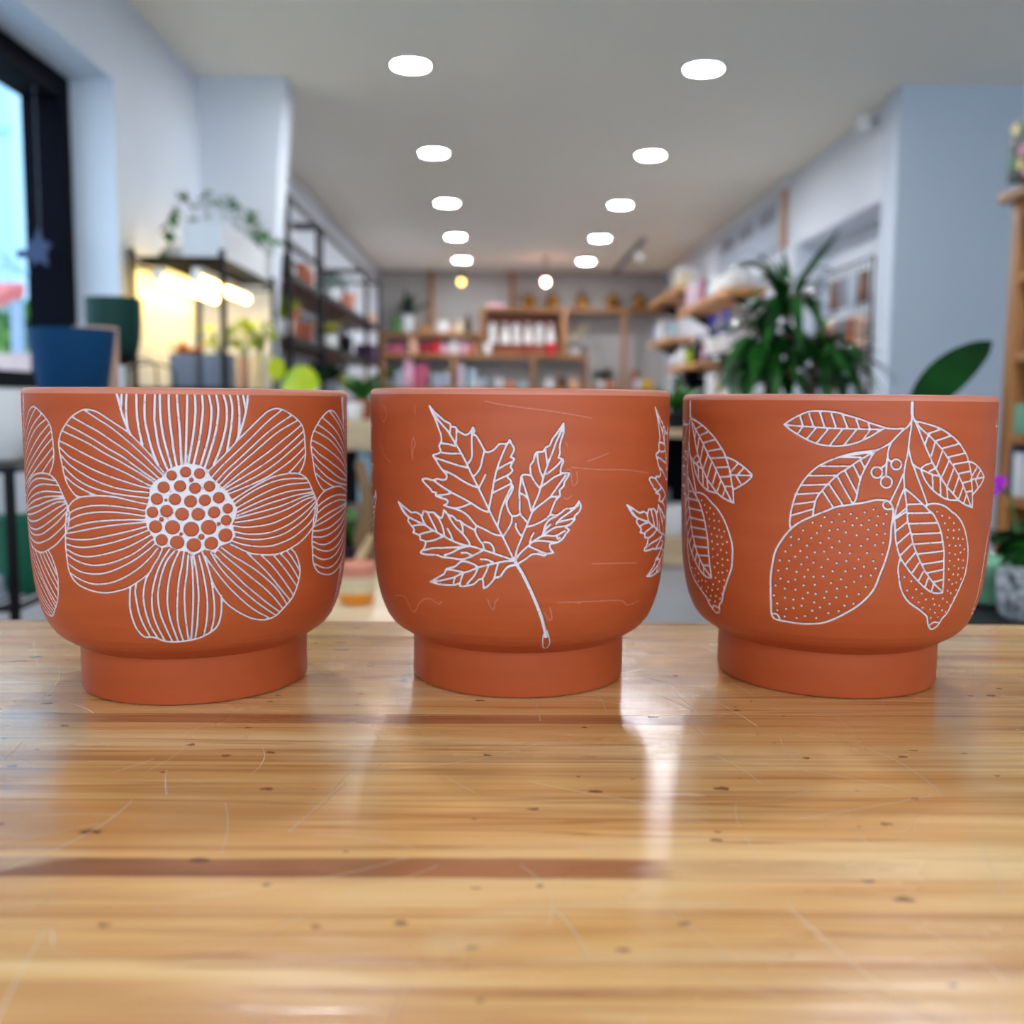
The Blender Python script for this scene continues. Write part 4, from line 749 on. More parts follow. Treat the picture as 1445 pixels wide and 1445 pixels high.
LEMON_PIPS = [(-19.6,99.7),(-23.4,96.6),(-20.6,95.3),(-26.5,92.3),(-21.9,91.5),(-30.5,88.6),(-27.8,87.7),(-23.7,88.7),(-30.4,84.4),(-25.0,84.7),(-32.3,80.9),(-27.2,81.7),(-20.7,86.6),(-19.3,82.2),(-22.3,81.5),(-28.9,78.6),(-24.9,78.8),(-22.7,76.2),(-34.3,75.9),(-30.9,76.2),(-26.7,74.9),(-31.7,72.1),(-34.7,70.6),(-28.3,70.8),(-24.4,72.3),(-33.9,66.4),(-25.6,68.5),(-22.5,68.9),(-19.3,69.4),(-28.7,66.7),(-31.1,65.2),(-35.7,62.5),(-25.8,63.9),(-22.0,64.7),(-32.3,61.4),(-28.6,61.3),(-24.3,60.3),(-21.6,59.9),(-36.3,57.1),(-32.3,56.5),(-29.3,55.9),(-26.0,57.0),(-35.2,52.9),(-26.4,53.0),(-22.1,55.4),(-35.3,49.2),(-32.0,50.4),(-29.3,51.4),(-32.6,46.1),(-28.2,46.0),(-25.2,47.5),(-22.7,50.8),(-21.2,47.0),(-20.0,52.9),(-18.7,58.3),(-18.0,61.5),(-17.1,50.2),(-16.8,55.2),(-16.6,66.2),(-16.3,72.3),(-14.7,58.7),(-14.5,63.4),(-13.6,51.5),(-13.4,68.4),(-11.8,54.7),(-12.1,72.5),(-11.6,64.4),(-11.1,59.7),(-8.8,55.8),(-9.0,67.3),(-9.1,74.2),(-7.2,60.9),(-6.9,70.3),(-6.1,75.2),(-5.1,64.8),(-3.6,70.8),(-3.1,78.2),(-2.2,74.4),(-8.0,79.0),(-12.0,77.9),(-15.1,76.6),(-18.0,78.4),(-20.0,74.1),(-10.9,81.8),(-14.2,81.9),(-5.3,82.1),(-0.1,81.7),(-7.4,85.7),(-2.8,86.2),(-0.1,87.5),(-11.1,86.0),(-14.5,87.8),(-16.8,84.5),(-18.0,89.1),(-15.2,93.7),(-12.6,92.4),(-9.0,91.1),(-5.4,89.3),(-2.4,91.6),(0.3,92.1),(-17.8,93.0),(-17.2,97.4),(-13.2,97.9),(-14.9,101.5),(-11.2,101.7),(-9.2,99.8),(-10.5,96.1),(-7.7,96.2),(-5.3,98.9),(-5.3,94.1),(-2.7,96.3),(-0.4,97.1),(-2.4,100.9),(-6.8,102.7),(-3.9,104.2),(0.4,102.0),(19.2,102.9),(21.4,100.7),(24.8,99.4),(22.8,96.8),(27.1,96.6),(24.6,93.3),(27.3,92.9),(30.1,93.0),(24.5,89.4),(27.5,88.8),(30.1,88.3),(32.7,87.9),(25.8,85.2),(29.0,84.6),(31.4,84.7),(34.1,82.4),(26.1,81.2),(29.2,80.3),(32.0,80.9),(26.6,77.2),(31.1,77.4),(34.0,76.6),(29.2,74.4),(26.5,72.8),(31.8,72.7),(34.5,72.6),(29.2,69.8),(31.8,69.3),(27.3,67.2),(34.1,66.7),(29.3,64.7),(31.6,65.2),(27.5,61.3),(29.5,59.8),(32.3,61.1),(25.7,57.3),(28.3,55.2),(31.9,56.9),(30.6,53.0),(20.9,57.8),(17.9,57.6),(15.6,61.0),(13.2,63.3),(9.8,62.9),(10.9,67.7),(8.2,69.9),(12.2,59.1),(14.9,56.4),(22.1,54.6),(24.6,53.8),(17.0,53.4),(20.6,52.1),(26.6,50.9),(28.8,49.8),(23.2,50.1),(21.9,47.4),(25.4,47.4),(19.1,102.9),(21.4,100.7),(19.1,102.9)]

# ------------------------------------------------------------------ the room
struct('floor', MB().box(-1.9, 4.2, -3.0, 13.0, -.1, 0), 'floor')
struct('ceiling', MB().box(-1.9, 4.2, -3.0, 13.0, 2.7, 2.8), 'ceiling')
wl = MB()
wl.box(-1.84, -1.51, -3.0, 1.4, 0, 2.7).box(-1.84, -1.51, 1.4, 4.157, 0, 1.12).box(-1.84, -1.51, 1.4, 4.157, 2.34, 2.7).box(-1.84, -1.51, 4.157, 5.5, 0, 2.7)
wl.box(-1.84, -1.47, 5.5, 12.75, 0, 2.7)
struct('wall_left', wl, 'wall')
nib = MB().prism([(-1.52, 5.29, 0), (-1.17, 5.29, 0), (-1.17, 5.29, 1.55), (-1.074, 5.29, 2.7), (-1.52, 5.29, 2.7)], (0, .21, 0))
struct('wall_left_nib', nib, 'wall')
struct('wall_back', MB().box(-1.9, 4.2, 12.75, 13.0, 0, 2.7), 'wall_back')
struct('wall_right_pier', MB().box(2.0, 4.2, 5.295, 5.5, 0, 2.7), 'pier')
wr = MB().box(2.04, 2.5, 5.5, 5.58, 0, 2.7).box(2.04, 2.5, 5.58, 7.22, 2.2, 2.7).box(2.04, 2.5, 7.22, 12.75, 0, 2.7).box(2.26, 2.5, 5.58, 7.22, 0, 2.2).box(2.04, 2.26, 5.58, 7.22, 0, .1)
struct('wall_right', wr, 'wall')
struct('wall_right_front', MB().box(4.0, 4.2, -3.0, 5.3, 0, 2.7), 'wall')
# shop front behind the counter: low wall, wide glazed opening, header
wf = MB().box(-1.95, 4.2, -3.1, -3.0, 0, .35).box(-1.95, 4.2, -3.1, -3.0, 2.55, 2.7).box(-1.95, -1.7, -3.1, -3.0, .35, 2.55).box(3.8, 4.2, -3.1, -3.0, .35, 2.55).box(1.0, 1.1, -3.1, -3.0, .35, 2.55)
struct('wall_front', wf, 'wall')
struct('trim_1', MB().box(-1.5, -1.455, 5.51, 12.74, 2.63, 2.69).box(1.985, 2.035, 7.3, 12.74, 2.63, 2.69), 'offwhite')

# left window: dark frame, pane, sill
win = thing('window_1', (-1.75, 2.78, 1.12), 'dark framed shop window in the left wall looking onto the street', 'window')
win['kind'] = 'structure'
MB().box(-1.83, -1.68, 1.41, 4.15, 1.125, 1.2).box(-1.83, -1.68, 1.41, 4.15, 2.245, 2.335).box(-1.83, -1.68, 1.41, 1.5, 1.2, 2.245).box(-1.83, -1.68, 4.06, 4.15, 1.2, 2.245).put('window_frame', 'navy', win, False)
MB().box(-1.800, -1.794, 1.5, 4.06, 1.2, 2.245).put('window_pane', 'glass', win, False)
let = MB()
def stroke(pts, r=.0035): let.tube([(-1.79, y, z) for y, z in pts], r, 6)
stroke([(3.80, 1.615), (3.80, 1.572), (3.755, 1.572)]); stroke([(3.80, 1.615), (3.765, 1.615)])
stroke([(3.825, 1.612), (3.845, 1.566)]); stroke([(3.868, 1.60), (3.868, 1.568)])
stroke([(3.89, 1.598), (3.895, 1.568), (3.915, 1.564), (3.92, 1.596)]); stroke([(3.945, 1.594), (3.95, 1.562), (3.972, 1.56), (3.975, 1.592)])
let.put('window_lettering', mat('pale_blue_vinyl', (150, 190, 226), .6), win, False)
struct('trim_2', MB().box(-1.68, -1.5, 1.41, 4.15, 1.121, 1.135), 'offwhite')

# ------------------------------------------------------------------ outside the window
struct('ground_outside', MB().box(-40, -1.96, -6, 40, -.3, -.2), 'pavement')
t = thing('building', (-9.6, 18, -.2), 'pale building with thin trim lines filling the upper window view', 'building')
MB().box(-14, -8.3, 18, 22, -.2, 9).put('wall', 'render', t, False)
lt = mat('pale_blue_trim', (150, 200, 226), .6)
for z in (5.6, 6.75): MB().box(-14, -8.25, 17.93, 18, z, z+.12).put('trim_band', lt, t, False)
t = thing('canopy', (-4.5, 6, 3.0), 'slate blue canopy edge outside along the top of the window', 'canopy')
MB().box(-7, -2.0, 6, 6.12, 2.93, 3.4).put('fascia', mat('slate_blue_paint', (58, 84, 140), .5), t, False)
MB().box(-7, -2.0, 6.12, 7.2, 3.3, 3.4).put('roof', 'render', t, False)
for x in (-6.9, -2.1): MB().tube([(x, 6.1, -.2), (x, 6.1, 3.3)], .05).put('post', 'render', t)
def hedge(name, label, c, rx, ry, rz, n, seed):
    rnd = random.Random(seed); t = thing(name, (c[0], c[1], c[2]-rz), label, 'bush')
    mb = MB()
    for i in range(n):
        a, b = rnd.uniform(0, 2*PI), math.acos(rnd.uniform(-1, 1))
        k = rnd.uniform(.75, 1.05)
        p = Vector((c[0]+rx*k*math.sin(b)*math.cos(a), c[1]+ry*k*math.sin(b)*math.sin(a), c[2]+rz*k*math.cos(b)))
        d = Vector((rnd.uniform(-1, 1), rnd.uniform(-1, 1), rnd.uniform(-.6, 1))).normalized()*rnd.uniform(.16, .3)
        mb.leaf(p, p+d, .13, .1, 'round', 4)
    mb.ball(c, rx*.8, ry*.8, rz*.85, 16, 10)
    mb.put('foliage', 'hedge', t)
    MB().tube([(c[0], c[1], -.2), (c[0], c[1], c[2])], .08).put('trunk', 'bark', t)
hedge('garden_bush', 'tall green bush outside the window beneath the red awning', (WX(8,470,9), 9.1, .98), .62, .6, .98, 420, 3)
hedge('garden_bush', 'lower yellow green bush outside the window beside the pale post', (WX(58,470,10.5), 10.6, .93), .75, .7, .93, 420, 5)
t = thing('street_awning', (WX(5,410,8.2), 8.2, 1.8), 'red awning on a pale post outside the window', 'awning')
aw = MB().prism([(WX(-60,400,8.2), 7.8, WZ(10,418,7.8)), (WX(28,400,8.2), 7.8, WZ(10,418,7.8)), (WX(22,400,8.2), 8.35, WZ(10,399,8.35)), (WX(-60,400,8.2), 8.35, WZ(10,399,8.35))], (0, 0, -.1))
aw.put('canvas', 'redawning', t, False)
MB().tube([(WX(25,460,7.85), 7.85, -.2), (WX(25,460,7.85), 7.85, WZ(10,420,7.8)-.02)], .05).put('post', 'lightgrey', t)
o = MB().box(WX(-40,500,7.2), WX(46,500,7.2), 7.2, 7.4, -.2, 1.42).put('garden_wall', 'brickpink', None, False)
tag(o, 'low pink garden wall outside beneath the bushes', 'wall')
M['slate'] = mat('slate_blue_metal', (58, 70, 98), .6, spec=.2)
star = []
for i in range(10):
    a = PI/2+i*PI/5; r = .068 if i % 2 == 0 else .036
    star.append((WX(54,352,3.9)+r*.75*math.cos(a), 3.9, WZ(54,352,3.9)+r*1.1*math.sin(a)))
t = thing('hanging_ornament', (WX(54,352,3.9), 3.9, WZ(54,352,3.9)), 'dark star shaped ornament hanging against the window frame', 'ornament')
MB().prism(star, (0, .012, 0)).put('star', 'slate', t, False)
MB().box(WX(23,358,3.9), WX(44,358,3.9), 3.902, 3.912, WZ(30,364,3.9), WZ(30,352,3.9)).put('tag', 'slate', t, False)
MB().tube([(WX(56,352,3.9), 3.906, WZ(54,335,3.9)), (WX(56,352,3.9), 3.906, 2.25)], .0012, 5).put('string', 'grey', t)

# ------------------------------------------------------------------ counter
t = thing('wooden_counter', (0, .38, 0), 'glossy scratched pine counter under the three terracotta pots', 'counter')
top = MB().box(-1.3, 1.4, .02, .714, ZC-.045, ZC)
top.put('worktop', 'counter', t, True, .003)
MB().box(-1.25, 1.35, .06, .66, .06, ZC-.045).put('body', 'oak', t, False)
MB().box(-1.22, 1.32, .10, .62, 0, .06).put('plinth', 'black', t, False)

# ------------------------------------------------------------------ the three pots
BOWL = [(.0605,.0245),(.0635,.0262),(.0662,.028),(.0700,.0305),(.0726,.033),(.0750,.0362),(.0768,.040),(.0786,.0447),(.0800,.050),(.0810,.055),(.0817,.060),(.0825,.067),(.0831,.075),(.0838,.095),(.0842,.125),(.0843,.150),(.0843,.1580)]
def smooth_curve(pts, step):
    """Catmull-Rom through pts (angle deg, height mm) resampled"""
    P = np.array(pts, float)
    if len(P) == 2:
        P = np.array([P[0], P[0]+(P[1]-P[0])/3, P[0]+(P[1]-P[0])*2/3, P[1]])
    Q = np.vstack([2*P[0]-P[1], P, 2*P[-1]-P[-2]]); out = []
    for i in range(1, len(Q)-2):
        a, b, c, d = Q[i-1], Q[i], Q[i+1], Q[i+2]
        n = max(2, int(math.hypot((c[0]-b[0])*1.45, c[1]-b[1])/step))
        for k in range(n):
            u = k/n
            out.append(.5*((2*b)+(c-a)*u+(2*a-5*b+4*c-d)*u*u+(3*b-a-3*c+d)*u**3))
    out.append(P[-1]); return np.array(out)

class Grid:
    """regular grid over the bowl's outside: N columns round the axis, rows along the profile"""
    def __init__(s, N=1040, step=.55e-3):
        s.N = N
        pr = np.array(BOWL); seg = np.hypot(*np.diff(pr, axis=0).T); cum = np.concatenate([[0], np.cumsum(seg)])
        rows = int(cum[-1]/step); s.s = np.linspace(0, cum[-1], rows)
        s.r = np.interp(s.s, cum, pr[:, 0]); s.z = np.interp(s.s, cum, pr[:, 1]); s.rows = rows
        s.th = np.arange(N)*2*PI/N
    def srow(s, zmm): return np.interp(zmm/1000, s.z, s.s)
    def raster(s, V, pts, hw, reach=2.4e-3):
        ds = s.s[1]-s.s[0]; dth = 2*PI/s.N
        th = np.radians(pts[:, 0]); ss = s.srow(pts[:, 1])
        for i in range(len(pts)-1):
            r0 = max(0, int((min(ss[i], ss[i+1])-reach)/ds)); r1 = min(s.rows, int((max(ss[i], ss[i+1])+reach)/ds)+2)
            if r1 <= r0: continue
            R = s.r[r0:r1, None]; rm = float(R.mean())
            c0 = int(math.floor((min(th[i], th[i+1])-reach/rm)/dth)); c1 = int(math.ceil((max(th[i], th[i+1])+reach/rm)/dth))+1
            cols = np.arange(c0, c1)
            x = (cols[None, :]*dth-th[i])*R; y = (s.s[r0:r1]-ss[i])[:, None]+0*x
            bx, by = (th[i+1]-th[i])*rm, ss[i+1]-ss[i]
            L2 = bx*bx+by*by+1e-14
            t = np.clip((x*bx+y*by)/L2, 0, 1)
            d = np.hypot(x-t*bx, y-t*by)*1000-hw
            ix = np.ix_(np.arange(r0, r1), cols % s.N)
            V[ix] = np.minimum(V[ix], d)
    def blank(s): return np.full((s.rows, s.N), 3.0)
G = Grid()
def lines_field(lines):
    V = G.blank()
    for hw, pts in lines: G.raster(V, smooth_curve(pts, .9), hw)
    return V
def four(V):
    q = G.N//4
    return np.minimum(np.minimum(V, np.roll(V, q, 1)), np.minimum(np.roll(V, 2*q, 1), np.roll(V, 3*q, 1)))
def points_field(pts, hw):
    V = G.blank()
    for p in pts: G.raster(V, np.array([p, (p[0], p[1]+.01)]), hw)
    return V
def eye_field():
    """pitted centre of the flower: whitened disc with bare round beads"""
    E = np.array(FLOWER_EYE+[FLOWER_EYE[0]], float)
    V = G.blank(); G.raster(V, E, 0., 3e-3)
    # inside test in the unrolled plane
    TH = ((np.degrees(G.th)+180) % 360)-180; TT, ZZ = np.meshgrid(TH, G.z*1000)
    inside = np.zeros(TT.shape, bool)
    for (x0, y0), (x1, y1) in zip(E[:-1], E[1:]):
        cond = ((y0 > ZZ) != (y1 > ZZ))
        with np.errstate(divide='ignore', invalid='ignore'):
            xi = (x1-x0)*(ZZ-y0)/(y1-y0+1e-12)+x0
        inside ^= cond & (TT < xi)
    V = np.where(inside, -np.abs(V), V)
    for th, z, r in FLOWER_BEADS:
        B = G.blank(); G.raster(B, np.array([(th, z), (th, z+.01)]), r, (r+2.4)*1e-3)
        V = np.maximum(V, np.where(B < 2.9, -B, -3))
    return V

def make_pot(label, X, Y, sr, sz, groove, chalk=None):
    root = thing('terracotta_pot', (X, Y, ZC), label, 'plant pot', 'incised terracotta pots on the counter')
    # world angle: 0 faces the camera side (-y), counted towards +x
    N, R = G.N, G.rows
    dep = np.clip((.15-groove)/.4, 0, 1); dep = dep*dep*(3-2*dep)*.35e-3
    rr = (G.r[:, None]-dep)*sr
    co = np.stack([rr*np.sin(G.th)[None], -rr*np.cos(G.th)[None], (G.z*sz)[:, None]+0*rr], -1).reshape(-1, 3)
    i = np.arange(R-1)[:, None]*N; j = np.arange(N)[None]; jn = (j+1) % N
    q = np.stack([i+j, i+jn, i+N+jn, i+N+j], -1).reshape(-1)
    me = bpy.data.meshes.new('bowl')
    me.vertices.add(len(co)); me.vertices.foreach_set('co', co.ravel().astype('f'))
    me.loops.add(len(q)); me.loops.foreach_set('vertex_index', q.astype('i'))
    nf = len(q)//4
    me.polygons.add(nf); me.polygons.foreach_set('loop_start', (np.arange(nf)*4).astype('i'))
    me.polygons.foreach_set('use_smooth', np.ones(nf, bool))
    me.update(calc_edges=True)
    a = me.attributes.new('groove', 'FLOAT', 'POINT'); a.data.foreach_set('value', groove.ravel().astype('f'))
    a = me.attributes.new('chalk', 'FLOAT', 'POINT'); a.data.foreach_set('value', (chalk if chalk is not None else G.blank()).ravel().astype('f'))
    me.materials.append(M['clay'])
    o = bpy.data.objects.new('bowl', me); COL.objects.link(o); o.parent = root
    S = lambda pr: [(r*sr, z*sz) for r, z in pr]
    c = (X, Y, ZC)
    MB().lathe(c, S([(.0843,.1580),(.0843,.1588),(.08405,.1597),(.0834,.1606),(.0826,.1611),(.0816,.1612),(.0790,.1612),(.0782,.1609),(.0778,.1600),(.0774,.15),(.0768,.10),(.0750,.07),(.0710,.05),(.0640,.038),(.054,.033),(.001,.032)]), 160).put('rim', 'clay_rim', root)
    MB().lathe(c, S([(.0585,0),(.0600,.0006),(.0605,.0022),(.0605,.0235),(.0606,.0245),(.0625,.0256)]), 160).put('foot', 'clay_plain', root)
    return root
flower = np.minimum(lines_field(FLOWER), eye_field())
make_pot('terracotta pot incised with a large round-centred flower', -.1690, .567, 1.0, .992, four(flower))
make_pot('terracotta pot incised with a veined maple leaf', .0117, .58224, .994, 1.0, four(lines_field(LEAF)), lines_field(LEAF_DRIPS))
make_pot('terracotta pot incised with lemons and leafy twigs', .1908, .5845, 1.008, .990, four(np.minimum(lines_field(LEMON), points_field(LEMON_PIPS, .62))))

# ------------------------------------------------------------------ ceiling lamps
row = ['nearest', 'second nearest', 'middle', 'second farthest', 'farthest']
def downlight(x, y, label):
    t = thing('ceiling_light', (x, y, 2.7), label, 'ceiling light', 'recessed ceiling lights in two rows')
    MB().lathe((x, y, 2.685), [(.083, .006), (.083, 0), (.098, 0), (.1, .004), (.1, .0149)], 36).put('trim_ring', 'offwhite', t)
    MB().lathe((x, y, 2.688), [(.082, 0), (.082, .008)], 36).put('diffuser', 'lamp', t)
for i, y in enumerate((5.05, 6.76, 8.41, 10.09, 11.69)):
    downlight(-.43, y, 'round recessed ceiling light, %s in the left row' % row[i])
    downlight(.96, y, 'round recessed ceiling light, %s in the right row' % row[i])
for i, y in enumerate((1.9, -1.7)):  # unseen lamps, added to brighten the counter and pots from above
    where_ = ('in front of the camera', 'near the shop front')[i]
    downlight(-.43, y, 'added unseen ceiling light overhead %s, left row' % where_)
    downlight(.96, y, 'added unseen ceiling light overhead %s, right row' % where_)
def pendant(x, y, z, label, m):
    t = thing('pendant_bulb', (x, y, 2.7), label, 'lamp')
    MB().lathe((x, y, 2.68), [(.045, 0), (.045, .0199)], 20).put('ceiling_rose', 'black', t)
    MB().tube([(x, y, 2.68), (x, y, z+.09)], .004, 6).put('cord', 'black', t)
    sk = MB().lathe((x, y, z+.03), [(.018, 0), (.018, .06)], 14).put('socket', 'black', t)
    bl = MB().ball((x, y, z), .032, .032, .036, 20, 12).put('bulb', m, t); sub(bl, sk)
pendant(-.428, 11.5, 2.427, 'small amber bulb hanging near the back wall, left one', 'bulb')
pendant(.502, 11.5, 2.435, 'bright rosy bulb hanging near the back wall above brass pots', 'pinkbulb')
t = thing('track_light', (1.385, 11.4, 2.7), 'grey ceiling track with one spotlight near the right shelves', 'track light')
MB().box(1.365, 1.405, 10.05, 12.65, 2.67, 2.699).put('track', 'grey', t, False)
MB().tube([(1.385, 10.6, 2.67), (1.4, 10.58, 2.62)], .012).put('stem', 'grey', t)
MB().tube([(1.4, 10.66, 2.63), (1.415, 10.52, 2.575)], .04, 14).put('spot_head', 'white', t)
t = thing('wall_speaker', (2.0, 5.75, 2.62), 'small white fitting on a bracket high on the right wall beside the pier', 'fitting')
MB().tube([(2.04, 5.72, 2.64), (1.985, 5.70, 2.63)], .012).put('bracket', 'grey', t)
MB().box(1.93, 1.985, 5.66, 5.74, 2.585, 2.665).put('housing', 'white', t, True, .008)

# ------------------------------------------------------------------ plants: helpers
def soil(mb_c, r, parent):
    return MB().lathe(mb_c, [(r*.97, -.01), (r*.97, 0), (.002, .006)], 20).put('soil', 'soil', parent)
def tuft(mb, c, n, L, w, rnd, up=.7, shape='lance', lift=.12, spread=1., ysq=1.):
    for i in range(n):
        a = 2*PI*i/n+rnd.uniform(-.3, .3); k = rnd.uniform(.6, 1.); e = up*rnd.uniform(.4, 1.25)
        d = Vector((math.cos(a)*spread, math.sin(a)*spread, e)).normalized()*L*k; d.y *= ysq
        b = Vector(c)+Vector((rnd.uniform(-.01, .01), rnd.uniform(-.01, .01), 0))
        mb.leaf(b, b+d, w*rnd.uniform(.8, 1.1), lift, shape, 6, .2, rnd.uniform(-.4, .4))
def stems_leaves(mbs, mbl, c, n, H, w, rnd, spread=.5, shape='heart'):
    for i in range(n):
        a = rnd.uniform(0, 2*PI); h = H*rnd.uniform(.45, 1.); s = spread*rnd.uniform(.3, 1.)
        b = Vector(c); p = b+Vector((math.cos(a)*s*H, math.sin(a)*s*H, h)); mid = (b+p)/2+Vector((0, 0, h*.15))
        mbs.tube([b, mid, p], .0025, 5)
        d = Vector((math.cos(a), math.sin(a), rnd.uniform(-.7, .3))).normalized()*w*1.2
        mbl.leaf(p, p+d, w, .1, shape, 6, .12, rnd.uniform(-.5, .5))
def potted(name, label, x, y, z, r, h, potm, leafm, kind='cup', style='tuft', n=12, L=.2, w=.05, seed=1, up=.7, group=None, spread=.5, shape='lance', cat='potted plant', sq=0., lift=.12, ysq=1.):
    rnd = random.Random(seed)
    t = thing(name, (x, y, z), label, cat, group)
    pot = MB().lathe((x, y, z), pot_profile(r, h, min(.006, r*.12), kind=kind), 28, sq).put('pot', potm, t)
    so = MB().lathe((x, y, z+h*.86), [(r*.9, 0), (.002, .004)], 20, sq).put('soil', 'soil', t); sub(so, pot)
    f = MB()
    if style == 'tuft': tuft(f, (x, y, z+h*.86), n, L, w, rnd, up, shape, lift, 1., ysq)
    else:
        s = MB(); stems_leaves(s, f, (x, y, z+h*.86), n, L, w, rnd, spread, shape); s.put('stems', 'stem', t)
    f.put('foliage', leafm, t)
    return t

# ------------------------------------------------------------------ near left: stands and pots by the window
def stand(label, x, y, z, r, base=.12):
    t = thing('plant_stand', (x, y, 0), label, 'plant stand')
    MB().lathe((x, y, z-.012), [(r, 0), (r, .0119)], 24).put('top', 'black', t)
    MB().tube([(x, y, .02), (x, y, z-.012)], .012).put('pole', 'black', t)
    MB().lathe((x, y, 0), [(base, 0), (base, .012), (.02, .024)], 24).put('base', 'black', t)
stand('slim black stand beneath the matt blue pot', WX(102,545,2.2), 2.2, 1.10, .07)
vessel('plant_pot', 'matt blue pot by the window above the flower pot rim', 'plant pot', WX(102.5,500,2.2), 2.2, 1.10, .0885, WZ(100,465,2.2)-1.10, 'blue', 'taper')
stand('slim black stand beneath the beige pot', WX(140,545,2.55), 2.55, 1.10, .05)
vessel('plant_pot', 'beige pot half hidden behind the matt blue pot', 'plant pot', WX(136,500,2.55), 2.55, 1.10, .052, WZ(150,462,2.55)-1.10, 'beige', 'straight')
t = thing('wire_pot_holder', (WX(172,520,2.9), 2.9, 0), 'black wire pot holder with looped legs under the dark green pot', 'pot holder')
xg = WX(162,500,2.9); zg = WZ(162,500,2.9)
MB().lathe((xg, 2.9, zg-.03), [(.035, 0), (.062, .026), (.062, .03)], 24).put('cradle', 'black', t)
MB().tube([(xg, 2.9, .02), (xg, 2.9, zg-.025)], .012).put('pole', 'black', t)
MB().lathe((xg, 2.9, 0), [(.14, 0), (.14, .012), (.02, .024)], 24).put('base', 'black', t)
for k, (dx, zz) in enumerate(((.055, 0), (.105, -.012))):
    x0 = xg+.03; x1 = x0+dx+.03; zt = zg-.012+zz
    pts = [(x0, 2.9, zt-.16)]+[(x0+.0*k+(x1-x0)*(1-math.cos(a))/2, 2.9, zt-.03+.03*math.sin(a)) for a in [PI*i/8 for i in range(9)]]+[(x1, 2.9, zt-.16)]
    MB().tube(pts, .003, 6).put('wire_loop', 'black', t)
MB().tube([(x0-.0, 2.9, zg-.172), (x1+.005, 2.9, zg-.172)], .003, 6).put('wire_rail', 'black', t)
MB().tube([(xg, 2.9, zg-.172), (x0, 2.9, zg-.172)], .003, 6).put('wire_brace', 'black', t)
vessel('plant_pot', 'dark green rounded pot in the wire holder left of the grow lights', 'plant pot', xg, 2.9, zg-.004, .0745, WZ(162,421,2.9)-zg+.004, 'teal', 'cup')

t = thing('wire_rack', (-.98, 1.86, 0), 'low black wire rack at the left edge behind the counter', 'rack')
for x, y in ((-.8, 1.68), (-1.15, 1.68), (-.8, 2.03), (-1.15, 2.03)): MB().tube([(x, y, 0), (x, y, .992)], .009).put('post', 'black', t)
for z in (.985, .755, .3):
    s = MB()
    for x in (-1.15, -.8): s.tube([(x, 1.68, z), (x, 2.03, z)], .006, 6)
    for y in (1.68, 2.03): s.tube([(-1.15, y, z), (-.8, y, z)], .006, 6)
    for i in range(1, 14): s.tube([(-1.15+.35*i/14, 1.68, z+.003), (-1.15+.35*i/14, 2.03, z+.003)], .0025, 5)
    s.put('wire_shelf', 'black', t)
xw = WX(-6,600,1.86)
vessel('plant_pot', 'plain white pot on the wire rack top at the left edge', 'plant pot', xw, 1.86, .992, .054, 1.118-.992, 'white', 'cup')
xe = WX(34,790,1.80)
vessel('plant_pot', 'emerald green pot with pale rim low on the wire rack', 'plant pot', xe, 1.80, .762, .047, WZ(30,728,1.8)-.762, 'green_pot', 'cup')
for k in range(3):
    box_thing('paper_box', ['bottom', 'middle', 'top'][k]+' box of the flat white stack on the wire rack', 'box', (-.95, -.853, 1.70, 1.78, .762+k*.0125, .762+k*.0125+.0115), 'lightgrey', 'flat white boxes on the wire rack', .001)
potted('potted_plant', 'bushy green plant at the frame edge behind the emerald pot', WX(-14,800,1.95), 1.95, .762, .04, .06, 'grey', 'leaf', n=16, L=.1, w=.035, seed=4, up=1.)

# ------------------------------------------------------------------ grow-light rack
RX0, RX1, RY0, RY1 = -1.49, -1.125, 4.24, 5.17
t = thing('shelving_unit', (-1.31, 4.7, 0), 'black wire shelving unit with warm grow lights against the left wall', 'shelving unit')
for x in (RX0, RX1):
    for y in (RY0, RY1): MB().tube([(x, y, 0), (x, y, 1.71)], .013, 10).put('post', 'black', t)
for z in (1.675, 1.15, .62, .12):
    s = MB()
    for x in (RX0, RX1):
        for dz in (0, -.028): s.tube([(x, RY0, z+dz), (x, RY1, z+dz)], .006, 6)
    for y in (RY0, RY1):
        for dz in (0, -.028): s.tube([(RX0, y, z+dz), (RX1, y, z+dz)], .006, 6)
    for i in range(1, 30): s.tube([(RX0, RY0+(RY1-RY0)*i/30, z+.004), (RX1, RY0+(RY1-RY0)*i/30, z+.004)], .003, 5)
    s.put('wire_shelf', 'black', t)
for k, x in enumerate((-1.40, -1.245)):
    t = thing('grow_light', (x, 4.72, 1.64), 'warm glowing tube light under the rack top, %s' % ('nearer the wall' if k == 0 else 'nearer the aisle'), 'grow light', 'tube lights on the grow rack')
    MB().box(x-.022, x+.022, 4.3, 5.12, 1.612, 1.646).put('housing', 'white', t, True, .003)
    MB().tube([(x, 4.29, 1.596), (x, 5.13, 1.596)], .017, 14).put('tube', 'tube', t)
    for y in (4.285, 5.135): MB().tube([(x, y-.012, 1.60), (x, y+.012, 1.60)], .021, 14).put('end_cap', 'white', t)
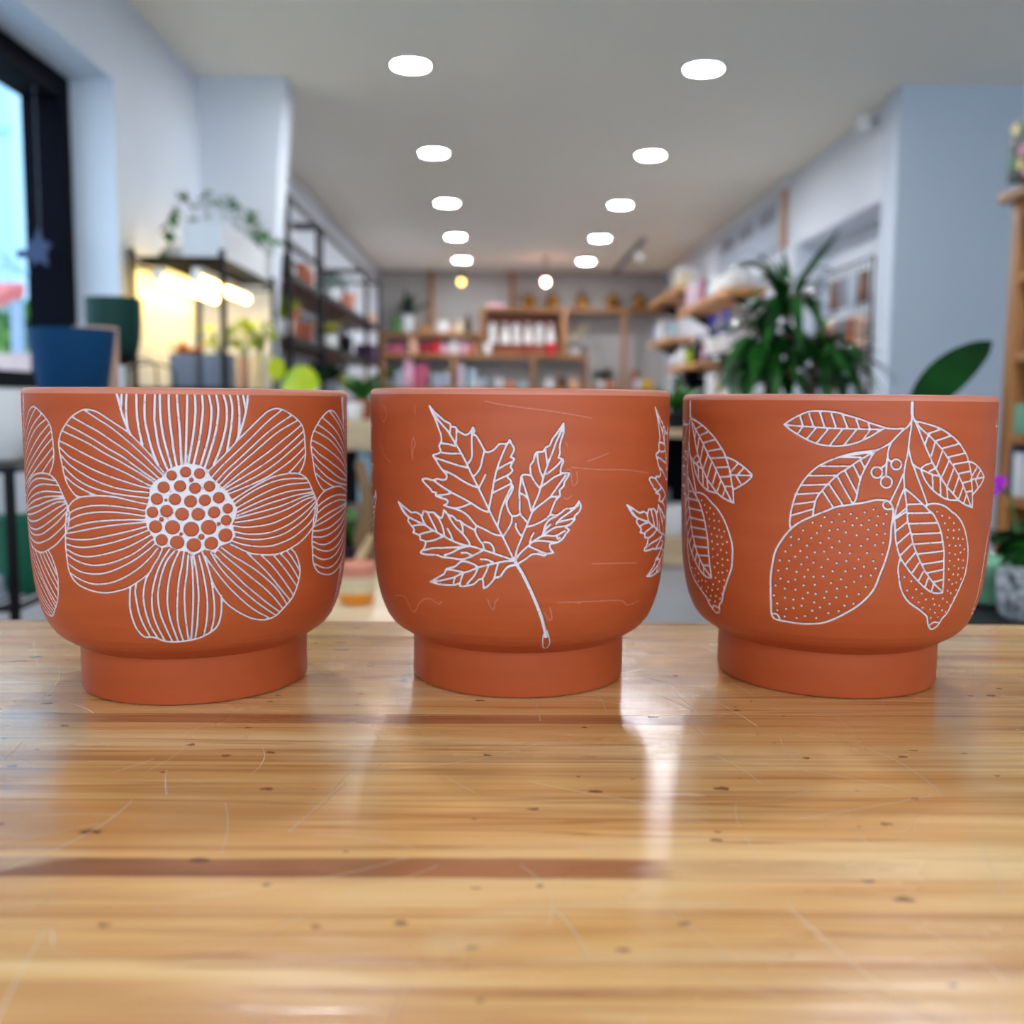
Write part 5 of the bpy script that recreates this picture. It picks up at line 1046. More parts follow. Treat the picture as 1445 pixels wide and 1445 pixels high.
# trough on top with trailing plant
t = thing('trough_planter', (-1.235, 4.72, 1.685), 'long white trough of trailing pothos on the rack top', 'planter')
tr = MB(); x0, x1, y0, y1, z0, z1 = -1.315, -1.145, 4.33, 5.08, 1.685, 1.835
tr.box(x0, x1, y0, y1, z0, z0+.008).box(x0, x0+.008, y0, y1, z0+.008, z1).box(x1-.008, x1, y0, y1, z0+.008, z1).box(x0+.008, x1-.008, y0, y0+.008, z0+.008, z1).box(x0+.008, x1-.008, y1-.008, y1, z0+.008, z1)
tr.put('trough', 'offwhite', t, False)
MB().box(x0+.008, x1-.008, y0+.008, y1-.008, z0+.008, z1-.02).put('soil', 'soil', t, False)
rnd = random.Random(21); st, lf = MB(), MB()
vines = [((-1.28, 4.4, 1.82), (-1.36, 4.4, 1.90), (-1.39, 4.38, 1.80), (-1.385, 4.38, 1.70)), ((-1.26, 4.42, 1.82), (-1.30, 4.4, 1.93), (-1.345, 4.38, 1.955)), ((-1.22, 4.42, 1.82), (-1.235, 4.4, 1.96), (-1.20, 4.4, 1.93)),
         ((-1.2, 4.7, 1.82), (-1.15, 4.68, 1.95), (-1.09, 4.66, 1.93), (-1.06, 4.62, 1.82)), ((-1.18, 4.8, 1.82), (-1.12, 4.8, 1.92), (-1.07, 4.78, 1.86), (-1.05, 4.75, 1.76)), ((-1.22, 4.6, 1.82), (-1.19, 4.55, 1.97), (-1.13, 4.5, 1.95), (-1.09, 4.5, 1.86)), ((-1.2, 4.95, 1.82), (-1.1, 4.95, 1.9), (-1.03, 4.92, 1.84))]
for v in vines:
    st.tube(v, .0025, 5)
    P = [Vector(p) for p in v]
    for a, b in zip(P, P[1:]):
        for u in (.35, .75, 1.):
            p = a.lerp(b, u); an = rnd.uniform(0, 2*PI)
            d = Vector((math.cos(an), math.sin(an)*.6-.3, rnd.uniform(-.8, .1))).normalized()*.058
            lf.leaf(p, p+d, .05, .1, 'heart', 6, .12, rnd.uniform(-.6, .6))
st.put('vines', 'stem', t); lf.put('foliage', 'leaf', t)
box_thing('cardboard_box', 'small grey box on the rack top beside the trough', 'box', (-1.44, -1.345, 4.5, 4.62, 1.685, 1.76), 'lightgrey')
zs = 1.157
for k, (a, b, pt, lm, nm, st_, n, L, w) in enumerate((
        (244, 286, 500, 'orangeleaf', 'grey square pot with orange leaved plant, leftmost on the grow rack', 'tuft', 22, .12, .03),
        (289, 330, 500, 'lime', 'grey square pot of bright lime plant behind the front rack post', 'stems', 16, .13, .05),
        (336, 352, 504, 'lime', 'slim pot of tall lime leaved plant right of the front rack post', 'stems', 12, .16, .05),
        (357, 380, 500, 'lime', 'cream pot of lime leaved plant nearest the aisle on the grow rack', 'stems', 18, .17, .05))):
    y = 4.36 if k < 2 else 4.62
    x = WX((a+b)/2, 520, y); r = (b-a)/1445*y/2
    potted('potted_plant', nm, x, y, zs, r, WZ(a, pt, y)-zs, 'grey' if k < 2 else ('cream' if k == 3 else 'beige'), lm, 'straight', st_, n, L, w, 30+k, 1., 'potted plants under the grow lights', .45, 'heart' if st_ == 'stems' else 'lance', sq=6 if k < 2 else 0)
t = potted('potted_plant', 'lime plant with two big round yellow leaves below the grow rack', WX(430,560,3.7), 3.7, .72, .10, .17, 'grey', 'lime', 'cup', 'stems', 5, .2, .07, 50, 1., None, .4, 'round')
f = MB()
f.leaf((WX(396,549,3.7), 3.7, WZ(396,549,3.7)), (WX(455,535,3.7), 3.66, WZ(455,543,3.7)), .11, .18, 'round', 8, .06, 1.1)
f.leaf((WX(391,535,3.72), 3.72, WZ(391,538,3.72)), (WX(391,500,3.72), 3.7, WZ(391,503,3.72)), .062, .0, 'round', 8, .06, 0)
f.put('big_leaves', 'lime', t)
s = MB(); s.tube([(WX(430,560,3.7), 3.7, .87), (WX(400,560,3.7), 3.7, 1.0), (WX(396,549,3.7), 3.7, WZ(396,549,3.7))], .004, 6).tube([(WX(430,560,3.7), 3.7, .87), (WX(395,560,3.7), 3.71, 1.05), (WX(391,535,3.72), 3.72, WZ(391,538,3.72))], .004, 6)
s.put('leaf_stalks', 'stem', t)
t = thing('plant_table', (WX(430,560,3.7), 3.7, 0), 'dark side table under the big leaved lime plant', 'table')
MB().box(WX(430,560,3.7)-.2, WX(430,560,3.7)+.2, 3.52, 3.88, .69, .72).put('top', 'darkwood', t, True, .003)
for sx in (-.18, .18):
    for sy in (3.54, 3.86): MB().box(WX(430,560,3.7)+sx-.015, WX(430,560,3.7)+sx+.015, sy-.015, sy+.015, 0, .69).put('leg', 'black', t, False)

# ------------------------------------------------------------------ black shelving along the left wall
def unit(label, y0, y1, shelves, zt=2.2):
    t = thing('bookshelf', (-1.29, (y0+y1)/2, 0), label, 'shelving unit', 'black framed shelving on the left wall')
    for x in (-1.45, -1.13):
        for y in (y0, y1): MB().box(x-.014, x+.014, y-.014, y+.014, 0, zt).put('post', 'black', t, False)
    fr = MB()
    for x in (-1.45, -1.13): fr.box(x-.012, x+.012, y0+.014, y1-.014, zt-.028, zt)
    for y in (y0, y1): fr.box(-1.436, -1.144, y-.012, y+.012, zt-.028, zt)
    fr.put('top_frame', 'black', t, False)
    for z in shelves:
        MB().box(-1.44, -1.125, y0+.015, y1-.015, z-.03, z).put('shelf', 'darkwood', t, False)
        MB().box(-1.124, -1.108, y0, y1, z-.034, z+.004).put('rail', 'black', t, False)
unit('black framed shelving just past the white wall nib', 5.58, 6.5, (.15, .78, 1.12, 1.45, 1.78))
unit('long black framed shelving, middle one along the left wall', 6.6, 8.78, (.15, .78, 1.12, 1.46, 1.79))
unit('black framed shelving, farthest along the left wall', 8.84, 9.75, (.15, .78, 1.12, 1.46, 1.79), 2.22)
def onx(px_, x): return -x*1445/(704-px_)
vessel('plant_pot', 'brown clay pot on the upper shelf behind a black post', 'plant pot', -1.2, 6.2, 1.78, .06, .13, 'terra', 'taper', sq=5)
box_thing('planter_box', 'square brown clay planter on the upper shelf right of the post', 'planter', (-1.27, -1.15, 6.32, 6.44, 1.78, 1.90), 'terra')
o = MB().ball((-1.22, 5.78, 2.02), .075, .075, .085, 20, 12).put('paper_lantern', 'white'); tag(o, 'round white lantern hanging high in the first black shelving', 'lantern')
o2 = MB().tube([(-1.22, 5.78, 2.10), (-1.22, 5.78, 2.19)], .002, 5).put('cord', 'black'); o2.parent = o
box_thing('black_crate', 'black crate under the white lantern on the shelving', 'crate', (-1.32, -1.15, 5.68, 5.84, 1.78, 1.90), 'black')
potted('potted_plant', 'trailing plant with pale green leaf on the first shelving', -1.2, 5.75, 1.45, .06, .1, 'white', 'lime', n=12, L=.22, w=.08, seed=61, up=1.1, shape='heart')
potted('potted_plant', 'small fern in a white pot on the upper shelf', -1.22, 6.0, 1.78, .05, .08, 'white', 'leaf', n=14, L=.13, w=.03, seed=62)
vessel('plant_pot', 'tall brown clay pot on the second shelf near the nib', 'plant pot', -1.19, 5.92, 1.45, .055, .20, 'terra', 'straight')
vessel('plant_pot', 'short brown clay pot on the second shelf by the post', 'plant pot', -1.2, 6.36, 1.45, .06, .12, 'terra', 'taper')
potted('potted_plant', 'dark leafy plant on the third shelf of the first shelving', -1.2, 5.95, 1.12, .08, .1, 'grey', 'darkleaf', n=18, L=.19, w=.08, seed=63, up=.8)
potted('potted_plant', 'broad dark leaved plant beside the white pot on the third shelf', -1.18, 6.3, 1.12, .08, .1, 'white', 'darkleaf', n=16, L=.20, w=.09, seed=64, up=.7)
potted('potted_plant', 'silvery trailing plant high on the middle shelving', -1.18, 7.3, 1.79, .07, .09, 'white', 'silverleaf', n=30, L=.28, w=.035, seed=65, up=.3, lift=.2)
vessel('plant_pot', 'blush clay pot on the upper shelf of the middle shelving', 'plant pot', -1.17, 7.95, 1.79, .07, .13, 'blush', 'taper')
vessel('plant_pot', 'little black pot below the blush clay pot', 'plant pot', -1.17, 7.9, 1.46, .05, .14, 'black', 'cup')
potted('potted_plant', 'yellow variegated plant on the second shelf of middle shelving', -1.18, 7.15, 1.46, .06, .1, 'white', 'yellowleaf', n=16, L=.2, w=.06, seed=66, up=1.)
potted('potted_plant', 'deep green big leaved plant on the third shelf of middle shelving', -1.16, 6.95, 1.12, .08, .12, 'grey', 'darkleaf', n=18, L=.22, w=.10, seed=67, up=.9)
potted('potted_plant', 'cream striped long leaved plant reaching over the aisle', -1.14, 7.5, 1.12, .08, .1, 'white', 'yellowleaf', n=20, L=.28, w=.05, seed=68, up=.35)
vessel('plant_pot', 'white square pot on the third shelf at the end of middle shelving', 'plant pot', -1.22, 8.4, 1.12, .075, .22, 'white', 'straight', sq=6)
vessel('plant_pot', 'small peach pot on the upper shelf of the farthest shelving', 'plant pot', -1.17, 9.4, 1.79, .05, .1, 'peach', 'cup')
box_thing('storage_box', 'deep purple box on the third shelf of the farthest shelving', 'box', (-1.3, -1.13, 9.3, 9.6, 1.46, 1.62), mat('purple_card', (60, 26, 70), .6))

# ------------------------------------------------------------------ back wall shelving
BY0, BY1 = 12.40, 12.72
t = thing('shelf_unit', (.2, 12.6, 0), 'wide oak shelving covering the back wall', 'shelving unit')
def board(x0, x1, z, y0=BY0): MB().box(x0, x1, y0, BY1, z-.045, z).put('board', 'oak', t, True, .002)
def post(x, z0, z1, w=.05, y0=BY0, y1=None): MB().box(x-w/2, x+w/2, y0, y1 or y0+.05, z0, z1).put('post', 'oakv', t, True, .002)
Z1, Z2, Z3, ZT, Z4 = 1.935, 1.685, 1.285, 2.24, .85
board(-1.42, -.24, Z1); board(-1.42, 1.06, Z2); board(-1.42, 1.98, Z3); board(.80, 1.98, ZT); board(-1.42, 1.98, Z4); board(-1.42, 1.98, .35)
post(-.84, Z1, 2.699, .06, 12.66, 12.72); post(.145, ZT+.03, 2.699, .06, 12.66, 12.72)
for x, z0, z1 in ((-.56, Z3, Z2-.045), (.40, Z3, Z2-.045), (1.035, Z3, Z2-.045), (1.49, Z3, ZT-.045), (-1.40, .35, Z1-.045), (1.49, 0, Z3-.045), (-.56, 0, Z3-.045), (.40, 0, Z3-.045), (-1.40, 0, .305)): post(x, z0, z1)
t2 = thing('display_box', (.28, 12.55, Z2), 'oak display box with dark red inside on the back shelving', 'display box')
MB().box(-.235, .80, BY0, BY1, ZT-.045, ZT).put('top_board', 'oak', t2, True, .002)
MB().box(-.235, -.18, BY0, BY1, Z2+.001, ZT-.045).put('side_panel', 'oakv', t2, True, .002)
MB().box(.735, .80, BY0, BY1, Z2+.001, ZT-.045).put('side_panel', 'oakv', t2, True, .002)
MB().box(-.18, .735, 12.69, BY1, Z2+.001, ZT-.045).put('back_panel', 'red_wood', t2, False)
MB().box(-.12, .735, 12.46, 12.69, Z2+.001, Z2+.135).put('step', 'red_wood', t2, False)
order = ['leftmost', 'second', 'third', 'fourth', 'fifth', 'rightmost']
for k, px_ in enumerate((695, 713, 728.5, 745, 761, 777)):
    x = WX(px_, 470, 12.52); z = Z2+.136
    tt = thing('white_bottle', (x, 12.52, z), 'white bottle in the red display box, %s of the row of six' % order[k], 'bottle', 'white bottles in the display box')
    prof = [(.048,0),(.05,.02),(.04,.12),(.05,.19),(.055,.21),(.03,.215)] if k % 2 == 0 else [(.055,0),(.056,.05),(.035,.15),(.022,.19),(.022,.2)]
    MB().lathe((x, 12.52, z), prof, 18).put('body', 'white', tt)
    MB().lathe((x, 12.52, z+.2), [(.03, .0155), (.032, .03), (.02, .036)], 14).put('cap', 'offwhite', tt)
vessel('jar', 'white jar at the left foot of the red display box', 'jar', WX(687,493,12.43), 12.44, Z2+.001, .048, .13, 'white', 'straight')
vessel('pot', 'bright red pot at the right end of the display box', 'pot', WX(778,493,12.43), 12.43, Z2+.001, .06, .14, 'red', 'cup')
vessel('candle_cup', 'small dark red cup on the ledge of the display box', 'cup', WX(745,490,12.43), 12.43, Z2+.001, .04, .07, 'crimson', 'cup')
# brass pots with sprigs
rnd = random.Random(5)
where = ['leftmost', 'second from left', 'middle', 'second from right', 'rightmost']
for k, px_ in enumerate((746, 780, 821, 864, 902)):
    x = WX(px_, 430, 12.5); z = ZT
    tt = thing('brass_pot', (x, 12.5, z), 'round brass pot with a thin sprig on the top board, %s of five' % where[k], 'brass pot', 'brass pots on the top board')
    bb = MB().lathe((x, 12.5, z), [(.045,0),(.075,.03),(.088,.075),(.07,.125),(.04,.15),(.045,.16),(.03,.158),(.03,.1),(.002,.09)], 22).put('body', 'brass', tt)
    hd = MB()
    for s in (-1, 1): hd.tube([(x+s*.08, 12.5, z+.09), (x+s*.12, 12.5, z+.12), (x+s*.085, 12.5, z+.15), (x+s*.05, 12.5, z+.145)], .007, 6)
    sub(hd.put('handles', 'brass', tt), bb)
    f = MB(); tuft(f, (x, 12.5, z+.12), 9, .2, .014, rnd, 1.8); f.put('sprig', 'bark', tt)
o = box_thing('flat_box', 'pale pink flat box on the display box roof', 'box', (-.14, .06, 12.45, 12.62, ZT+.001, ZT+.045), 'palepink')
# upper left board
potted('potted_plant', 'dark leaved plant in a white pot at the left of the upper board', WX(575,455,12.52), 12.52, Z1, .06, .21, 'offwhite', 'blackleaf', 'cup', 'tuft', 12, .42, .13, 71, 1.5, lift=.05, ysq=.3)
vessel('pot', 'green pot beside the dark leaved plant on the upper board', 'pot', WX(559,460,12.5), 12.5, Z1, .06, .17, mat('leaf_green_glaze', (70, 130, 70), .4), 'cup')
box_thing('wooden_box', 'low brown box leaning by the oak post on the upper board', 'box', (-1.0, -.78, 12.5, 12.62, Z1, Z1+.09), 'oak')
potted('potted_plant', 'white pot with pale green sprouts right of the oak post', WX(623,455,12.5), 12.5, Z1, .075, .14, 'white', 'yellowleaf', 'cup', 'tuft', 14, .09, .04, 72, 1.2)
vessel('candle_cup', 'short cream cup on the upper board', 'cup', WX(638,465,12.5), 12.5, Z1, .04, .08, 'peach', 'cup')
bottle('bottle', 'cream bottle on the upper board left of the dark bottle', 'bottle', WX(649,460,12.5), 12.5, Z1, .04, .16, 'cream')
bottle('bottle', 'dark brown bottle on the upper board beside the display box', 'bottle', WX(660,455,12.5), 12.5, Z1, .038, .22, mat('brown_glass', (56, 34, 20), .2))
# second board, left
for k, (px_, w, h, m, kind, nm, lab) in enumerate((
    (551, .05, .09, 'pink', 'cup', 'cup', 'small pink cup at the left end of the second board'),
    (563, .055, .12, 'pink', 'cup', 'pot', 'pink pot on the second board next to a peach jar'),
    (582.5, .058, .2, 'peach', 'straight', 'jar', 'tall peach jar on the second board'),
    (597, .05, .13, 'crimson', 'straight', 'jar', 'crimson jar on the second board right of the peach jar'),
    (606, .04, .13, 'crimson', 'straight', 'jar', 'narrow crimson jar on the second board left of the coral pot'),
    (615.5, .05, .16, 'red', 'cup', 'pot', 'coral red pot on the second board'),
    (627, .045, .12, 'palepink', 'cup', 'cup', 'pale pink cup on the second board right of the coral pot'),
    (640, .05, .16, 'white', 'straight', 'jar', 'taller white jar on the second board'),
    (654, .045, .15, 'palepink', 'straight', 'jar', 'pink white jar on the second board'),
    (668, .045, .14, 'blush', 'straight', 'jar', 'blush jar on the second board beside the display box'))):
    vessel(nm, lab, nm if nm != 'candle_cup' else 'cup', WX(px_, 490, 12.5), 12.5, Z2, w, h, m, kind)
# third row (stands on the board just hidden by the pot rims)
potted('potted_plant', 'olive green plant at the far left of the third board', WX(550,540,12.5), 12.5, Z3, .06, .1, 'grey', 'leaf', n=16, L=.22, w=.06, seed=73, up=1.2)
for px_, w, h, m, nm, lab in (
    (563, .05, .2, 'lightgrey', 'jar', 'pale grey jar on the third board left of the pink vases'),
    (576, .058, .33, 'palepink', 'vase', 'tall pale pink vase on the third board'),
    (588, .045, .26, 'pink', 'vase', 'slim deep pink vase between two paler ones'),
    (598, .05, .28, 'pink', 'vase', 'deep pink vase on the third board right of the slim one'),
    (615, .055, .16, 'lightgrey', 'jar', 'grey white jar on the third board, left of a pair'),
    (628.5, .055, .18, 'lightgrey', 'jar', 'grey white jar on the third board, right of a pair')):
    vessel(nm, lab, nm, WX(px_, 540, 12.5), 12.5, Z3, w, h, m, 'bowl' if nm == 'vase' else 'straight')
cols = ['palepink', 'paleblue', 'teal', 'lightgrey', 'paleblue']
names = ['pinkish', 'pale blue', 'dark teal', 'light grey', 'pale blue leaning']
for k in range(5):
    x = -.49+k*.037
    mb = MB().prism([(x, 12.45, Z3), (x+.032, 12.45, Z3), (x+.032+.02*(k > 2), 12.45, Z3+.29-.02*k), (x+.02*(k > 2), 12.45, Z3+.29-.02*k)], (0, .2, 0))
    tag(mb.put('book', cols[k], None, False), '%s book standing at the left of the middle bay' % names[k], 'book', 'books on the third board')
for px_, w, h, m, nm, lab in (
    (668, .05, .09, 'offwhite', 'cup', 'white cup in the middle bay beside the books'), (680, .05, .12, 'lightgrey', 'jar', 'grey jar in the middle bay, left of the glass ones'),
    (692, .045, .14, 'grey', 'jar', 'darker grey jar in the middle bay'), (704, .05, .11, 'offwhite', 'cup', 'second white cup in the middle bay'),
    (719, .06, .08, 'blush', 'bowl', 'coral bowl in the middle bay'), (738, .055, .08, 'paleblue', 'bowl', 'pale blue bowl in the middle bay by the oak post'),
    (775, .07, .1, 'offwhite', 'bowl', 'white bowl in the right bay, left one'), (793, .06, .13, 'darkwood', 'pot', 'dark brown pot in the right bay'),
    (811, .07, .1, 'peach', 'bowl', 'pale peach bowl in the right bay'), (848, .05, .1, 'offwhite', 'cup', 'white cup under the orchid'), (862, .045, .1, 'blush', 'cup', 'blush cup under the orchid'),
    (895, .05, .22, 'terra', 'jar', 'brown jar right of the tall oak post'), (914, .06, .11, 'yellow', 'pot', 'yellow pot at the right end of the back shelving'),
    (900, .04, .12, 'offwhite', 'cup', 'small white cup next to the yellow pot')):
    vessel(nm, lab, nm, WX(px_, 545, 12.5 if px_ != 900 else 12.45), 12.5 if px_ != 900 else 12.44, Z3, w, h, m, 'bowl' if nm == 'bowl' else 'cup')
# orchids
t = potted('potted_orchid', 'cream flowered orchid in a white pot on the second board', WX(812,492,12.5), 12.5, Z2, .05, .09, 'white', 'blackleaf', n=6, L=.16, w=.06, seed=74, up=.4)
f = MB(); rnd = random.Random(9)
for px_, py_ in ((808, 474), (813, 468), (818, 474), (806, 480), (822, 465), (826, 462)):
    for a in range(5):
        p = Vector((WX(px_, py_, 12.5), 12.47, WZ(px_, py_, 12.5))); f.leaf(p, p+Vector((math.cos(a*1.256)*.05, -.01, math.sin(a*1.256)*.05)), .045, .1, 'round', 4, .1)
f.put('flowers', 'cream', t)
MB().tube([(WX(812,492,12.5), 12.5, Z2+.08), (WX(815,480,12.5), 12.5, WZ(812,478,12.5)), (WX(826,462,12.5), 12.48, WZ(826,463,12.5))], .005, 6).put('stem', 'stem', t)
t = potted('potted_orchid', 'tall arching orchid with dark leaves in the bay by the oak post', WX(852,545,12.6), 12.62, Z3, .07, .12, 'darkwood', 'blackleaf', n=9, L=.26, w=.11, seed=75, up=.7)
MB().tube([(WX(852,530,12.6), 12.62, Z3+.1), (WX(848,500,12.6), 12.62, WZ(848,500,12.6)), (WX(842,478,12.6), 12.62, WZ(842,478,12.6)), (WX(834,466,12.6), 12.62, WZ(834,466,12.6)), (WX(826,464,12.6), 12.6, WZ(826,466,12.6))], .007, 6).put('stem', 'grey', t)

# ------------------------------------------------------------------ right wall shelves and goods
def wshelf(label, y0, y1, z):
    t = thing('wall_shelf', (1.9, (y0+y1)/2, z), label, 'shelf', 'oak shelves on the right wall')
    MB().box(1.74, 2.039, y0, y1, z-.045, z).put('board', 'oaky', t, True, .002)
    for y in (y0+.25, y1-.25): MB().prism([(2.038, y-.01, z-.045), (1.80, y-.01, z-.045), (2.038, y-.01, z-.2)], (0, .02, 0)).put('bracket', 'black', t, False)
wshelf('upper oak wall shelf, near one behind the dracaena top', 7.96, 10.2, 2.0)
wshelf('lower oak wall shelf with blue capped bottles', 8.0, 10.75, 1.48)
wshelf('upper far oak wall shelf near the ceiling', 10.3, 12.2, 2.27)
wshelf('lower far oak wall shelf left of the blue capped bottles', 10.82, 12.1, 1.80)
wshelf('lowest oak wall shelf above the low plants', 8.2, 10.6, 1.12)
def rx(px_, x): return x*1445/(px_-704)
X = 1.87
box_thing('storage_box', 'white box with cream lower half on the upper far shelf', 'box', (1.79, 1.98, 10.35, 10.75, 2.271, 2.40), 'cream')
box_thing('storage_box', 'white box stacked on the cream box near the ceiling', 'box', (1.79, 1.98, 10.37, 10.73, 2.401, 2.47), 'white')
for k, (y, r, h, m, lab) in enumerate(((9.95, .04, .30, 'palepink', 'tall pale pink bottle at the far end of the upper shelf'), (9.7, .04, .34, 'offwhite', 'tall white bottle second from the far end of the upper shelf'), (9.45, .04, .3, 'palepink', 'tall pink white bottle third along the upper shelf'),
        (9.2, .035, .2, 'crimson', 'short dark red bottle on the upper shelf'), (9.0, .035, .17, 'paleblue', 'short pale blue bottle on the upper shelf'))):
    bottle('bottle', lab, 'bottle', 1.82, y, 2.0, r, h, m, 'offwhite' if k != 3 else 'black')
for k, (y, r, h, lab) in enumerate(((8.75, .10, .17, 'white dome shaped jar on the upper shelf'), (8.45, .10, .13, 'white bowl on the upper shelf, middle of three white pieces'), (8.15, .11, .15, 'white bowl at the near end of the upper shelf'))):
    vessel('bowl', lab, 'bowl', 1.87, y, 2.0, r, h, 'white', 'bowl')
for k, (y, r, h, m, cap, lab) in enumerate(((10.55, .04, .16, 'white', 'offwhite', 'white bottle at the far end of the lower shelf'), (10.2, .045, .2, 'offwhite', 'white', 'second white bottle from the far end of the lower shelf'),
        (9.75, .06, .17, 'lime', 'black', 'yellow green bottle on the lower shelf'), (9.4, .055, .24, 'black', 'black', 'black bottle on the lower shelf behind the yellow green one'),
        (9.05, .04, .16, 'palepink', 'red', 'pink bottle with red cap on the lower shelf'),
        (8.78, .055, .37, 'navybottle', 'cobalt', 'tall blue capped bottle, left one of the pair'), (8.3, .055, .37, 'navybottle', 'cobalt', 'tall blue capped bottle, right one of the pair'))):
    t = bottle('bottle', lab, 'bottle', 1.81, y, 1.48, r, h, M[m] if m in M else m, cap, 'bottles on the lower wall shelf')
    if cap == 'cobalt': MB().lathe((1.81, y, 1.48), [(r*1.01, h*.12), (r*1.02, h*.13), (r*1.02, h*.5), (r*1.01, h*.51)], 18).put('label', 'white', t)
vessel('candle_jar', 'teal jar in front of the blue capped bottles', 'jar', 1.80, 8.98-.08, 1.481, .035, .13, 'teal', 'straight')
for k, (y, r, h, m, lab) in enumerate(((11.9, .05, .2, 'lightgrey', 'grey jar at the far end of the lower far shelf'), (11.6, .05, .24, 'offwhite', 'tall white jar on the lower far shelf'), (11.3, .05, .18, 'grey', 'dark grey jar on the lower far shelf'), (11.0, .055, .15, 'paleblue', 'pale blue jar at the near end of the lower far shelf'))):
    vessel('jar', lab, 'jar', 1.83, y, 1.80, r, h, m, 'straight')
for k, (y, px_, m, lab) in enumerate(((8.75, 0, 'offwhite', 'white box on the lowest wall shelf'), (9.9, 0, 'navy', 'dark navy box on the lowest wall shelf'))):
    box_thing('storage_box', lab, 'box', (1.78, 1.98, y-.12, y+.12, 1.121, 1.37), m)
potted('potted_plant', 'green plant with pale lavender blooms on the lowest wall shelf', 1.86, 8.3, 1.12, .07, .1, 'white', 'silverleaf', n=26, L=.16, w=.06, seed=80, up=1., shape='round')
vessel('pot', 'yellow pot on the lowest wall shelf by the lavender blooms', 'pot', 1.84, 8.47, 1.12, .05, .15, 'yellow', 'cup')
potted('potted_plant', 'bushy bright green plant at the far end of the lowest shelf', 1.84, 10.3, 1.12, .08, .1, 'black', 'leaf', n=26, L=.24, w=.08, seed=81, up=1.1)
for k, (px_, py_, y, x) in enumerate(((1018, 383, 8.33, 1.78), (1048, 386, 8.05, 1.83), (955, 450, 10.4, 1.79))):
    o = MB().ball((x, y, (2.0 if k < 2 else 1.48)+.03), .028, .028, .03, 16, 10).put('glass_bauble', mat('clear_glass', (240, 246, 250), .02, trans=1.)); tag(o, ['clear glass bauble in front of the white bowls, farther one', 'clear glass bauble in front of the white bowls, nearer one', 'clear glass bauble near the far end of the lower shelf'][k], 'bauble')
t = thing('wall_board', (2.03, 8.4, 2.4), 'pale framed board high on the right wall with brown near edge', 'board')
MB().box(2.0, 2.035, 7.46, 9.6, 2.24, 2.6).put('panel', 'lightgrey', t, False)
MB().box(1.985, 2.036, 7.42, 7.46, 2.22, 2.62).put('edge_strip', 'beige', t, False)
MB().box(1.992, 2.036, 7.46, 9.6, 2.6, 2.62).put('frame_rail', 'offwhite', t, False)
for k in range(3): MB().box(1.996, 2.0, 7.6+k*.66, 8.1+k*.66, 2.44, 2.56).put('dark_panel', 'grey', t, False)
t = thing('grid_panel', (2.02, 6.12, 0), 'black wire grid panel hung with small dark packets beside the pier', 'display grid')
g = MB()
gy0, gy1, gz0, gz1 = 5.62, 6.62, .006, 1.91
for i in range(13): g.tube([(2.02, gy0+(gy1-gy0)*i/12, gz0), (2.02, gy0+(gy1-gy0)*i/12, gz1)], .003 if i % 12 else .007, 5)
for i in range(19): g.tube([(2.02, gy0, gz0+(gz1-gz0)*i/18), (2.02, gy1, gz0+(gz1-gz0)*i/18)], .003 if i % 18 else .007, 5)
g.put('grid', 'black', t)
rows = ['top', 'second', 'third', 'bottom']
pos = ['nearest', 'second', 'third', 'fourth', 'fifth', 'farthest']
for r in range(4):
    for k in range(6):
        if (r, k) in ((2, 0), (3, 3)): continue
        y = 5.72+k*.155; z = 1.74-r*.24
        m = ['darkwood', 'grey', 'lightgrey', 'beige', 'grey', 'terra'][(k*2+r*3) % 6]
        o = box_thing('packet', 'small packet on the wire grid, %s row, %s from the pier' % (rows[r], pos[k]), 'packet', (1.985, 2.014, y-.06, y+.06, z-.07, z+.1), m, 'packets on the wire grid', .002)

# ------------------------------------------------------------------ dracaena
def at3(px_, py_, y): return Vector((WX(px_, py_, y), y, WZ(px_, py_, y)))
t = thing('dracaena', (at3(1115, 480, 3.5).x, 3.5, 0), 'tall dracaena with long arching dark green leaves', 'potted plant')
cx_ = at3(1118, 500, 3.5).x
MB().lathe((cx_, 3.5, 0), pot_profile(.19, .42, .01, kind='taper'), 32).put('pot', 'grey', t)
MB().lathe((cx_, 3.5, .36), [(.165, 0), (.002, .01)], 24).put('soil', 'soil', t)
for dx, dy, pxh, pyh in ((0, 0, 1112, 425), (-.06, .03, 1080, 485), (.06, -.02, 1150, 490), (.02, .06, 1180, 520)):
    h = at3(pxh, pyh, 3.5+dy)
    MB().tube([(cx_+dx*.6, 3.5+dy, .36), ((cx_+dx*.6+h.x)/2+.01, 3.5+dy, (.36+h.z)/2), h], .016, 9, .011).put('cane', 'bark', t)
f = MB(); rnd = random.Random(12)
def arc_leaf(px0, py0, px1, py1, w=.042, lift=.18, dy=0., y=3.5, roll=0.):
    f.leaf(at3(px0, py0, y), at3(px1, py1, y+dy), w, lift, 'lance', 9, .3, roll)
